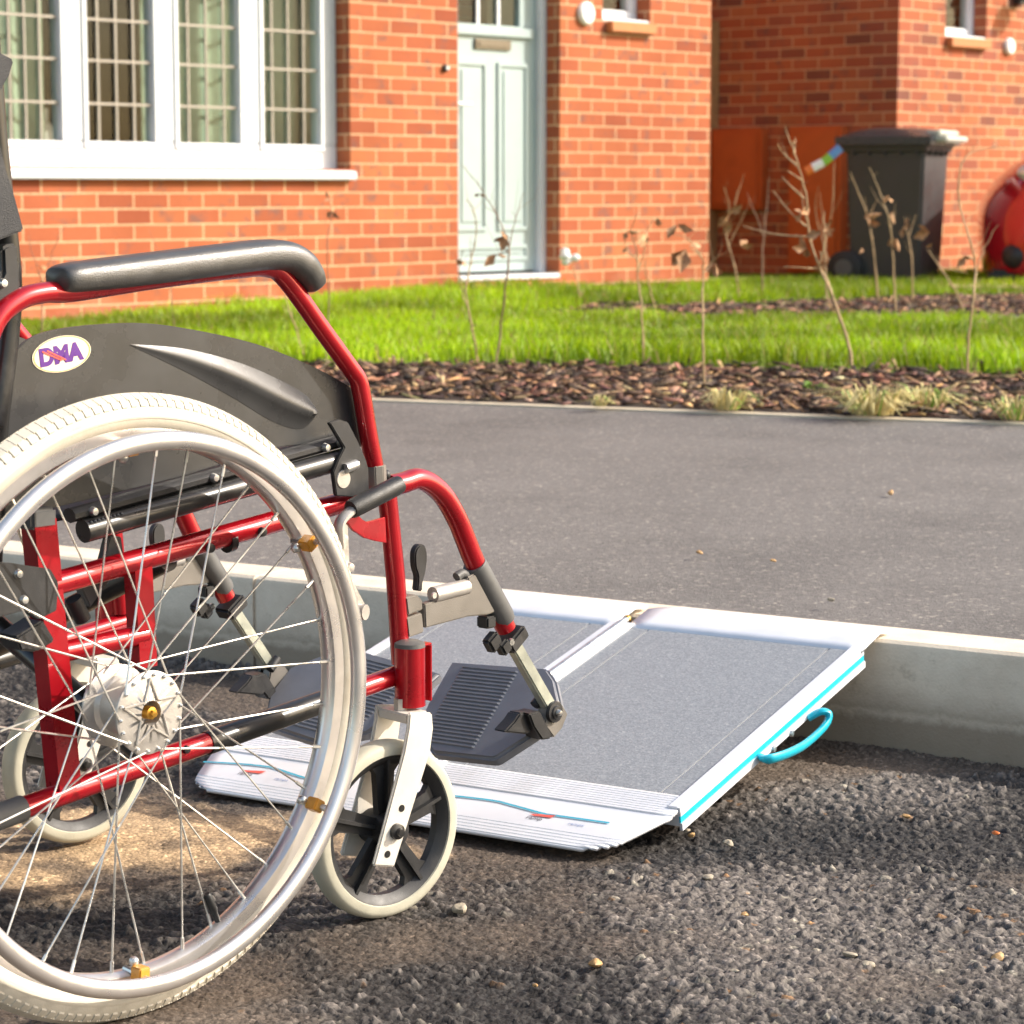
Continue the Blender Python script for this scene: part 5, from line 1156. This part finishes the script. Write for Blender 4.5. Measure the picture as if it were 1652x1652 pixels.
# ---- skirt guard, armrest
def outline(pts, lat, k=6): return spline([C(x, y, lat) for x, y in pts], k)
def arm_side(far):
    lat = .084
    top = outline([(-60, 660), (-30, 625), (0, 598), (25, 566), (60, 540), (120, 527), (215, 521), (290, 528), (400, 551), (480, 580), (545, 612), (588, 640)], lat)
    bot = [C(x, y, lat) for x, y in ((600, 720), (560, 722), (520, 715), (440, 722), (300, 768), (60, 826), (-60, 850))]
    mb = MB(); mb.prism(top + bot, (0, .004, 0)); gd = fbuild(mb, 'skirt_guard', M['guard'], wc, far, bevel=.0008, smooth=30)
    # embossed teardrop: lofted wedge with a sharp ridge
    mb = MB(); n = 26; vs = []; up_ = outline([(210, 555), (300, 563), (388, 586), (455, 615), (494, 638), (508, 657)], lat, 12); lo_ = outline([(210, 557), (300, 600), (380, 644), (440, 680), (484, 692), (507, 675)], lat, 12); n = len(up_)
    m_ = 9
    for i in range(n):
        s_ = i / (n - 1); hgt = .0115 * math.sin(min(1, s_ / .8) * math.pi / 2) ** 1.1 * (1 if s_ < .86 else math.sqrt(max(0, 1 - ((s_ - .86) / .14) ** 2)) * .999 + .001)
        for j in range(m_):
            t = j / (m_ - 1); p = up_[i].lerp(lo_[i], t)
            h_ = (t / .46) ** .9 if t < .46 else max(0.0, 1 - (t - .46) / .54) ** 1.5
            vs.append(p + Vector((0, -hgt * h_ - .0005, 0)))
    fs = [(i * m_ + j, (i + 1) * m_ + j, (i + 1) * m_ + j + 1, i * m_ + j + 1) for i in range(n - 1) for j in range(m_ - 1)]
    e0 = (n - 1) * m_; fs.append(tuple(range(e0, e0 + m_)))
    mb.add(vs, fs); fbuild(mb, 'embossed_blade', M['guard'], gd, far, smooth=50)
    for q in ((4, 640),):
        p = C(*q, lat); mb = MB(); mb.lathe([(0, -.003), (.003, -.003), (.0055, -.0012), (.006, 0)], p, YV, 14); fbuild(mb, 'bolt', M['blackmetal'], gd, far)
    if not far:                                   # maker's oval sticker
        c = C(99, 571, lat); r_ = C(146, 566, lat); t_ = C(99, 542, lat); rx, rz = abs(r_.x - c.x), abs(t_.z - c.z)
        tilt = math.atan2(C(146, 560, lat).z - C(53, 578, lat).z, C(146, 560, lat).x - C(53, 578, lat).x)
        def el(k, y_, s_=1.0):
            return [c + Vector((rx * s_ * math.cos(a) * math.cos(tilt) - rz * s_ * math.sin(a) * math.sin(tilt), y_, rx * s_ * math.cos(a) * math.sin(tilt) + rz * s_ * math.sin(a) * math.cos(tilt))) for a in [2 * math.pi * i / k for i in range(k)]]
        mb = MB(); mb.prism(el(48, -.0004), (0, -.0004, 0)); stk = mb.build('sticker', M['cream'], gd)
        mb = MB(); A, B = el(48, -.0010, .97), el(48, -.0010, .935); mb.add(A + B, [(i, (i + 1) % 48, 48 + (i + 1) % 48, 48 + i) for i in range(48)]); mb.build('border', M['goldink'], stk, smooth=0)
        tx = Vector((math.cos(tilt), 0, math.sin(tilt))); tz = Vector((-math.sin(tilt), 0, math.cos(tilt))); nn_ = Vector((0, -1, 0))
        o_ = c + nn_ * .0011 - tx * .0005
        mt = Matrix(((tx.x, tz.x, nn_.x, o_.x), (tx.y, tz.y, nn_.y, o_.y), (tx.z, tz.z, nn_.z, o_.z), (0, 0, 0, 1)))
        textmesh('lettering', 'DMA', rz, M['purple'], stk, mt, .00012, 0.0, rz * .058, (rx * 1.5, rz * 1.05))
        for k in range(2):                        # red strokes across the first letter
            mb = MB(); s0 = c + nn_ * .0016 + tx * (-rx * (.66 - .16 * k)) + tz * (rz * .34); e1 = c + nn_ * .0016 + tx * (rx * (-.02 + .12 * k)) + tz * (-rz * .36); d = (e1 - s0).normalized(); pr = Vector((d.z, 0, -d.x)) * rz * .045
            mb.add([s0 - pr, e1 - pr, e1 + pr, s0 + pr], [(0, 1, 2, 3)]); mb.build('stroke', M['redink'], stk, smooth=0)
    # armrest tube (the far one is set a notch further back)
    la = .07; back = Vector((-.04, 0, -.01)) if far else Vector((0, 0, 0))
    def abuild(mb, nm, mt, par, **k):
        mb.v = [tuple(Vector(p) + back) for p in mb.v]; return fbuild(mb, nm, mt, par, far, **k)
    pts = [C(x, y, la) for x, y in ((-42, 760), (-30, 600), (-8, 520), (30, 484), (72, 472), (120, 470), (250, 450), (380, 434), (432, 432), (462, 452), (520, 532), (562, 590), (577, 612), (584, 640), (594, 700), (604, 752))]
    mb = MB(); mb.tube(spline(pts, 6), .0102, 16); ar = abuild(mb, 'armrest', M['red'], wc)
    P = [C(x, y, la) for x, y in ((92, 452), (110, 449), (180, 441), (270, 430), (360, 419), (420, 412), (455, 414), (478, 427), (494, 447), (502, 462))]
    sx = [.0115, .0150, .0162, .0165, .0165, .0165, .0168, .0168, .0150, .0118]
    Q, rr = spline(P, 6, sx)
    mb = MB(); n = 20; vs = []; m2 = len(Q)
    for i in range(m2):
        a = Q[max(i - 1, 0)]; b = Q[min(i + 1, m2 - 1)]; tn = (b - a).normalized(); y_ = Vector((0, 1, 0)); z_ = tn.cross(y_).normalized()
        for k in range(n):
            t = 2 * math.pi * k / n; cx, sz = math.cos(t), math.sin(t)
            vs.append(Q[i] + y_ * (math.copysign(abs(cx) ** .7, cx) * rr[i] * 1.55) + z_ * (math.copysign(abs(sz) ** .75, sz) * rr[i] * (1.0 if sz > 0 else .95)))
    fs = [(i * n + k, i * n + (k + 1) % n, (i + 1) * n + (k + 1) % n, (i + 1) * n + k) for i in range(m2 - 1) for k in range(n)]
    c0 = Q[0] - (Q[1] - Q[0]).normalized() * .006; c1 = Q[-1] + (Q[-1] - Q[-2]).normalized() * .008; vs += [c0, c1]; b0 = m2 * n
    fs += [(b0, (k + 1) % n, k) for k in range(n)] + [(b0 + 1, (m2 - 1) * n + k, (m2 - 1) * n + (k + 1) % n) for k in range(n)]
    mb.add(vs, fs); abuild(mb, 'arm_pad', M['pad'], ar, smooth=70, subsurf=1)
    mb = MB(); p0, p1 = C(605, 750, la), C(607, 800, la); mb.tube([p0, p1], .0125, 8); abuild(mb, 'socket', M['greycast'], ar, bevel=.001)
for far in (False, True): arm_side(far)

# ---- seat, backrest, cross brace
def seat():
    for far in (False, True):
        la = .066; mb = MB(); A, B = C(134, 857, la), C(566, 737, la); mb.tube([A, B], .0118, 18)
        for k in range(9): 
            t = .0 + k * .013; mb.ball(A.lerp(B, t + .01) + Vector((0, -.0075, .0085)), .0022, 4)      # weld bead
        sr = fbuild(mb, 'seat_rail', M['blackmetal'], wc, far)
        lb = .074; mb = MB(); A2, B2 = C(112, 832, lb), C(560, 708, lb); mb.tube([A2, B2], .0075, 10, sx=1.0, sy=1.3); fbuild(mb, 'clamp_strip', M['blackplastic'], sr, far)
        for q in ((150, 825), (345, 771), (525, 722), (549, 714)):
            p = C(*q, lb - .010); mb = MB(); mb.lathe([(0, -.005), (.0035, -.0045), (.0048, -.001), (.005, .001)], p, YV, 12); fbuild(mb, 'screw', M['steel'], sr, far)
        # end bracket with eye
        lc = .050; pl = [C(x, y, lc) for x, y in ((532, 682), (548, 677), (562, 681), (578, 712), (591, 742), (595, 756), (596, 790), (570, 802), (543, 800), (538, 762), (546, 742), (556, 722))]
        mb = MB(); mb.prism(pl, (0, .006, 0)); br = fbuild(mb, 'seat_bracket', M['blackplastic'], wc, far, bevel=.001)
        mb = MB(); mb.lathe([(0, -.001), (.0095, -.001), (.010, 0)], C(554, 773, lc), YV, 24); fbuild(mb, 'eye_disc', M['castalu'], br, far)
        mb = MB(); mb.tube([C(557, 756, lc - .002), C(575, 749, lc - .002)], .0055, 12); fbuild(mb, 'pin', M['steel'], br, far)
        # descending hinge arms of the folding frame
        ld = .105; mb = MB(); mb.prism([C(x, y, ld) for x, y in ((178, 866), (196, 866), (201, 905), (146, 980), (131, 948), (168, 905))], (0, .012, 0)); fbuild(mb, 'link_plate', M['greyplastic'], wc, far, bevel=.001)
        mb = MB(); mb.tube([C(118, 966, .10), C(134, 1000, .10)], .0085, 14); fbuild(mb, 'push_stop', M['blackplastic'], wc, far)
        mb = MB(); mb.prism([C(x, y, .05) for x, y in ((-30, 905), (22, 909), (82, 918), (95, 940), (92, 985), (62, 1000), (40, 985), (-30, 1004))], (0, .008, 0)); pk = fbuild(mb, 'axle_plate', M['blackplastic'], wc, far, bevel=.001)
        for q in ((29, 926), (38, 968)):
            mb = MB(); mb.lathe([(0, -.004), (.0035, -.0035), (.005, 0)], C(*q, .05), YV, 12); fbuild(mb, 'bolt', M['steel'], pk, far)
        mb = MB(); mb.prism([C(x, y, .055) for x, y in ((26, 1028), (70, 1000), (90, 1034), (60, 1052), (34, 1050))], (0, .03, 0)); fbuild(mb, 'clamp_block', M['blackplastic'], wc, far, bevel=.002)
        # back post
        mb = MB(); bp = [C(x, y, .088) for x, y in ((-18, 960), (-14, 880), (-8, 700), (10, 560), (18, 470), (10, 380), (-6, 250), (-20, 60))]
        zt = bp[-1] + Vector((-.01, 0, .10)); bp += [zt, zt + Vector((-.05, 0, .03)), zt + Vector((-.14, 0, .03))]
        mb.tube(bent(bp, .03), .0115, 14); bk = fbuild(mb, 'back_post', M['blackmetal'], wc, far)
        mb = MB(); mb.tube([zt + Vector((-.06, 0, .03)), zt + Vector((-.16, 0, .03))], .0155, 14); fbuild(mb, 'push_handle', M['grip'], bk, far)
        mb = MB(); mb.prism([C(x, y, .07) for x, y in ((4, 400), (14, 394), (30, 392), (34, 470), (36, 500), (-4, 505), (-10, 470), (6, 440))], (0, .03, 0)); fj = fbuild(mb, 'fold_joint', M['blackplastic'], bk, far, bevel=.003)
        mb = MB(); mb.lathe([(0, -.005), (.0035, -.0045), (.005, 0)], C(3, 457, .07), YV, 12); fbuild(mb, 'bolt', M['steel'], fj, far)
    # seat sling and backrest sling, slightly sagging
    A, B = C(120, 836, .086), C(552, 709, .086); n = 14; m_ = 10; vs = []
    for i in range(n + 1):
        for j in range(m_ + 1):
            t = j / m_; p = A.lerp(B, i / n); vs.append(Vector((p.x, .086 + (WD - .172) * t, p.z + .006 - .03 * math.sin(math.pi * t))))
    mb = MB(); mb.add(vs, [(i * (m_ + 1) + j, (i + 1) * (m_ + 1) + j, (i + 1) * (m_ + 1) + j + 1, i * (m_ + 1) + j + 1) for i in range(n) for j in range(m_)])
    o = mb.build('seat_sling', M['fabric'], wc, smooth=70); s_ = o.modifiers.new('t', 'SOLIDIFY'); s_.thickness = .006
    for far in (False, True):
        mb = MB(); mb.prism([C(x, y, .062) for x, y in ((-60, 60), (0, 84), (24, 97), (16, 122), (0, 150), (-10, 200), (2, 236), (12, 275), (26, 320), (40, 372), (0, 387), (-60, 400))], (0, .05, 0)); fbuild(mb, 'back_sleeve', M['fabric'], wc, far, bevel=.002, seg=2, smooth=50)
    A, B = C(-5, 380, .10), C(-28, 85, .10); vs = []
    for i in range(n + 1):
        for j in range(m_ + 1):
            t = j / m_; p = A.lerp(B, i / n); vs.append(Vector((p.x - .005 - .035 * math.sin(math.pi * t), .10 + (WD - .20) * t, p.z)))
    mb = MB(); mb.add(vs, [(i * (m_ + 1) + j, (i + 1) * (m_ + 1) + j, (i + 1) * (m_ + 1) + j + 1, i * (m_ + 1) + j + 1) for i in range(n) for j in range(m_)])
    o = mb.build('back_sling', M['fabric'], wc, smooth=70); s_ = o.modifiers.new('t', 'SOLIDIFY'); s_.thickness = .008
    # X brace
    xa = C(222, 1000, LF).x + .02
    A0 = Vector((xa, .085, .23)); A1 = Vector((xa, WD - .08, .43)); B0 = Vector((xa + .028, WD - .085, .23)); B1 = Vector((xa + .028, .08, .43))
    mb = MB(); mb.tube([A0, A1], .0125, 14); b1 = mb.build('cross_brace', M['blackmetal'], wc); mb = MB(); mb.tube([B0, B1], .0125, 14); mb.build('cross_brace', M['blackmetal'], wc)
    mb = MB(); p = (A0 + A1) / 2; mb.tube([p + Vector((-.018, 0, 0)), p + Vector((.046, 0, 0))], .006, 10); mb.build('pivot_bolt', M['steel'], b1)
seat()

# ---- brake
def brake(far):
    lb = .028
    mb = MB(); A, B = C(566, 822, lb), C(647, 780, lb); d = (B - A).normalized()
    mb.tube([A, A.lerp(B, .05), A.lerp(B, .9), A.lerp(B, .97), B], [.0096, .0105, .0105, .0095, .006], 18)
    gp_ = mb
    mb2 = MB(); mb2.tube(bent([C(585, 812, lb), C(566, 824, lb), C(546, 842, lb), C(549, 885, lb)], .014), .0050, 10, sy=1.5)
    pl = MB(); pl.prism([C(x, y, lb + .006) for x, y in ((540, 846), (562, 846), (566, 930), (590, 975), (588, 1000), (570, 1000), (548, 940))], (0, .005, 0))
    bk = fbuild(pl, 'brake', M['castalu'], wc, far, bevel=.0012)
    fbuild(gp_, 'grip', M['grip'], bk, far); fbuild(mb2, 'lever', M['castalu'], bk, far)
    for q in ((551, 869), (561, 915)):
        mb = MB(); mb.lathe([(0, -.007), (.0045, -.006), (.0055, -.003), (.006, .001)], C(*q, lb + .005), YV, 12); fbuild(mb, 'bolt', M['castalu'], bk, far)
    mb = MB(); p = C(586, 987, lb); mb.tube([p + Vector((0, -.004, 0)), p + Vector((-.01, .03, 0))], .0085, 14); fbuild(mb, 'roller', M['castalu'], bk, far)
    mb = MB(); mb.prism([C(x, y, .062) for x, y in ((556, 838), (566, 834), (580, 833), (586, 839), (592, 842), (602, 840), (622, 834), (624, 876), (606, 873), (588, 868), (570, 856))], (0, .004, 0)); fbuild(mb, 'gusset', M['red'], wc, far, bevel=.0006)
for far in (False, True): brake(far)

# ---- legrests
def legrest(far):
    la = LF; dz = Vector((0, 0, -.018)) if far else Vector((0, 0, 0))
    def mk(mb, nm, mt, par, **k):
        mb.v = [tuple(Vector(p) + dz) for p in mb.v]; return fbuild(mb, nm, mt, par, far, **k)
    tp = [C(x, y, la) for x, y in ((630, 784), (652, 779), (673, 773), (695, 781), (717, 802), (738, 839), (752, 873), (768, 912), (816, 1014))]
    mb = MB(); mb.tube(spline(tp, 7), .0122, 18); hg = mk(mb, 'legrest_hanger', M['red'], wc)
    mb = MB(); mb.ball(C(622, 766, la), .006, 6); mk(mb, 'stud', M['blackplastic'], hg)
    A, B = C(765, 910, la), C(813, 1000, la); d = (B - A).normalized(); mb = MB(); mb.tube([A, A.lerp(B, .04), A.lerp(B, .93), B], [.0138, .0146, .0146, .0136], 20); mk(mb, 'sleeve', M['greyplastic'], hg)
    # cast bracket running back to the front post
    def q(x, y): return (620 + x / 5.1625, 840 + y / 5.1625)
    mb = MB(); mb.prism([C(*q(x, y), la - .009) for x, y in ((335, 695), (690, 605), (700, 470), (760, 440), (930, 760), (860, 785), (700, 800), (345, 895))], (0, .012, 0)); ck = mk(mb, 'bracket', M['greycast'], hg, bevel=.0015)
    mb = MB(); mb.prism([C(*q(x, y), la - .011) for x, y in ((180, 640), (270, 615), (320, 660), (325, 740), (200, 790))], (0, .022, 0)); mb.prism([C(*q(x, y), la - .011) for x, y in ((185, 812), (318, 765), (335, 930), (205, 975))], (0, .022, 0)); mk(mb, 'post_clamp', M['greycast'], hg, bevel=.0015)
    mb = MB(); mb.tube([C(*q(405, 618), la - .004), C(*q(680, 550), la - .004)], .0092, 16); mb.lathe([(0, -.002), (.0035, -.002), (.004, 0)], C(*q(410, 622), la - .0135), YV, 10); mk(mb, 'spring_barrel', M['castalu'], hg, bevel=.0)
    mb = MB(); mb.tube(spline([C(*q(600, 470), la), C(*q(650, 440), la), C(*q(690, 480), la), C(*q(690, 560), la)], 4), .0055, 10); mk(mb, 'spring_clip', M['greyplastic'], hg)
    # release lever paddle
    mb = MB(); mb.prism(spline([C(*q(x, y), la + .012) for x, y in ((275, 585), (285, 470), (262, 380), (262, 260), (300, 200), (345, 215), (362, 300), (350, 420), (325, 520), (322, 590))], 3), (0, .010, 0)); mk(mb, 'release_lever', M['blackplastic'], hg, bevel=.0015)
    mb = MB(); mb.box(C(*q(850, 840), la), (.016, .018, .014)); mk(mb, 'stop_block', M['blackplastic'], hg, bevel=.002)
    # wing clamp
    def bar(mb, p, q_, a_, b_):
        dd = (q_ - p); L = dd.length; z = dd.normalized(); x = Vector((0, 1, 0)).cross(z).normalized(); y = z.cross(x); mb.box((p + q_) / 2, (a_, b_, L), Matrix((x, y, z)).transposed())
    mb = MB(); c_ = C(824, 1030, la); bar(mb, c_ - d * .009, c_ + d * .009, .034, .030); bar(mb, C(*q(900, 1010), la - .012) - d * .010, C(*q(900, 1010), la - .012) + d * .010, .020, .014); bar(mb, C(*q(990, 1050), la - .016) - d * .009, C(*q(990, 1050), la - .016) + d * .009, .016, .014); cp_ = mk(mb, 'clamp', M['blackplastic'], hg, bevel=.003)
    mb = MB(); mb.lathe([(0, -.003), (.004, -.003), (.0045, 0)], C(*q(1050, 1010), la - .016), YV, 12); mk(mb, 'bolt', M['steel'], cp_)
    A, B = C(828, 1040, la), C(889, 1146, la); mb = MB(); bar(mb, A, B, .0155, .0135); mk(mb, 'extension_bar', M['barmetal'], hg, bevel=.0018)
    # footplate: toe-up plane hinged at the bar's foot
    e1 = Vector((0, 1, -.09)).normalized(); T = R(35); e2 = Vector((math.cos(T), 0, math.sin(T))); nrm = e2.cross(e1).normalized()
    if nrm.z < 0: nrm = -nrm
    O_ = C(878, 1165, la + .008)
    def FP(x, y): return CF.plane(x, y, O_, nrm)
    def pq(x, y): return FP(660 + x / 5.9, 1040 + y / 5.9)
    corner = [pq(*k) for k in ((400, 150), (1310, 212), (1390, 330), (1440, 560), (1200, 830), (830, 1070), (780, 1085), (215, 1025), (60, 800), (165, 560))]
    if not far: print('foot', [tuple(round(v, 3) for v in k) for k in corner])
    mb = MB(); mb.prism(corner, -nrm * .016); fpl = mk(mb, 'footplate', M['foot'], hg, bevel=.004, seg=3, smooth=40)
    mb = MB(); L0, R0, L1, R1 = pq(510, 205), pq(1040, 262), pq(205, 600), pq(845, 640); 
    a0, b0_, a1, b1_ = pq(505, 212), pq(1040, 265), pq(110, 905), pq(625, 980)
    for k in range(22):
        t = k / 21; P_, Q_ = a0.lerp(a1, t) + nrm * .0004, b0_.lerp(b1_, t) + nrm * .0004; dn = (a1 - a0).normalized() * .0019; ex = (Q_ - P_).normalized() * .004
        P_ = P_ - nrm * .0002; Q_ = Q_ - nrm * .0002; t_ = nrm * .0016
        mb.add([P_ - dn, Q_ - dn, Q_ + dn, P_ + dn, P_ + ex - dn * .6 + t_, Q_ - ex - dn * .6 + t_, Q_ - ex + dn * .6 + t_, P_ + ex + dn * .6 + t_], [(0, 1, 5, 4), (1, 2, 6, 5), (2, 3, 7, 6), (3, 0, 4, 7), (4, 5, 6, 7)])
    mk(mb, 'tread_ribs', M['foot'], fpl, smooth=0)
    # pivot knuckle and washer
    pv = C(896, 1149, la - .010)
    mb = MB(); mb.prism([C(660 + x / 5.9, 1040 + y / 5.9, la - .006) for x, y in ((1330, 560), (1440, 540), (1515, 660), (1460, 800), (1380, 890), (1290, 760))], (0, .016, 0)); kn = mk(mb, 'knuckle', M['greycast'], hg, bevel=.0015)
    mb = MB(); mb.prism([C(660 + x / 5.9, 1040 + y / 5.9, la - .008) for x, y in ((1140, 660), (1250, 630), (1370, 860), (1360, 895), (1270, 910), (1190, 790))], (0, .026, 0)); mb.prism([C(660 + x / 5.9, 1040 + y / 5.9, la) for x, y in ((910, 835), (1010, 725), (1060, 650), (1140, 640), (1210, 800), (1140, 855))], (0, .020, 0)); mk(mb, 'hinge_block', M['blackplastic'], kn, bevel=.002)
    mb = MB(); mb.tube([C(878, 1118, la + .01), C(862, 1138, la + .012)], .006, 10); mk(mb, 'peg', M['blackplastic'], kn)
    mb = MB(); mb.lathe([(0, -.0075), (.003, -.0075), (.0036, -.004), (.0075, -.0035), (.0085, -.0015), (.0125, -.001), (.0132, .0035)], pv, YV, 24); ws = mk(mb, 'washer', M['blackplastic'], kn)
    mb = MB(); mb.lathe([(0, -.0100), (.0028, -.0095), (.0040, -.006), (.0042, -.0035)], pv, YV, 14); mk(mb, 'bolt', M['steel'], kn)
for far in (False, True): legrest(far)

# ================================================================== LOOSE STONES
def stone(label, x, y, px, mat, seed, z0=.004):
    r = random.Random(seed); p = gp(x, y, z0); s = px * .9 / (F / p.y) / 2
    mb = MB(); n = 7; vs = []
    ax = (r.uniform(.95, 1.3), r.uniform(.7, 1.0), r.uniform(.4, .65)); ph = [r.uniform(0, 6.28) for _ in range(6)]
    for i in range(n + 1):
        t = math.pi * i / n
        for k in range(2 * n):
            a = math.pi * k / n; q = 1 + .22 * math.sin(2 * a + ph[0]) * math.sin(t) + .13 * math.sin(3 * t + ph[1]) + .16 * math.sin(3 * a + ph[2]) * math.sin(t)
            vs.append((math.sin(t) * math.cos(a) * s * q * ax[0], math.sin(t) * math.sin(a) * s * q * ax[1], math.cos(t) * s * q * ax[2]))
    fs = [(i * 2 * n + k, i * 2 * n + (k + 1) % (2 * n), (i + 1) * 2 * n + (k + 1) % (2 * n), (i + 1) * 2 * n + k) for i in range(n) for k in range(2 * n)]
    mb.add(vs, fs); o = mb.build('pebble', M[mat], None, smooth=50); o.location = (p.x, p.y, z0 + s * .45); o.rotation_euler = (r.uniform(-.3, .3), r.uniform(-.3, .3), r.uniform(0, 6)); tag(o, label, 'pebble', 'loose pebbles on the road')
for k, (lab, x, y, px, mt) in enumerate([
    ('orange tan pebble right under the ramp corner', 1116, 1350, 15, 'stonetan'), ('small yellow pebble touching the ramp corner from below', 1108, 1342, 11, 'stonepale'),
    ('largest pale square pebble on the road below the ramp', 1142, 1420, 24, 'stonepale'), ('pale flat pebble just below the ramp corner', 1176, 1363, 18, 'stonepale'),
    ('round orange pebble in the middle of the road, below the pale square one', 1202, 1479, 18, 'stonetan'), ('long orange pebble by the bottom edge, nearest the caster', 961, 1559, 28, 'stonetan'),
    ('whitish upright pebble of the close pair at lower right', 1373, 1545, 24, 'stonepale'), ('tan pebble leaning by the whitish one at lower right', 1400, 1560, 22, 'stonepale'),
    ('brown pebble near the lower right corner', 1611, 1548, 25, 'stonetan'), ('small grey pebble left of the close pair at lower right', 1184, 1570, 18, 'stonepale'),
    ('small bright pebble at the bottom edge between wheel and caster', 864, 1592, 13, 'stonetan'), ('tiny orange pebble on the road near the kerb at right', 1606, 1346, 12, 'orange'),
    ('broad flat tan pebble between the caster and the bottom edge', 742, 1471, 28, 'stonepale'), ('tan pebble in the dark gravel near the carrying handle', 1461, 1319, 14, 'stonetan')]):
    stone(lab, x, y, px, mt, 100 + k)
for k, (lab, x, y, px, mt) in enumerate([('flat tan crumb alone in the middle of the pavement, right of centre', 1437, 798, 15, 'stonetan'), ('small tan crumb on the pavement above the ramp joint', 1128, 893, 12, 'stonetan'),
    ('tiny crumb on the pavement above the right half of the ramp', 1248, 906, 9, 'stonetan'), ('pale crumb on the pavement near the kerb, above the ramp right panel', 1340, 970, 14, 'stonepale')]):
    stone(lab, x, y, px, mt, 300 + k, .172)
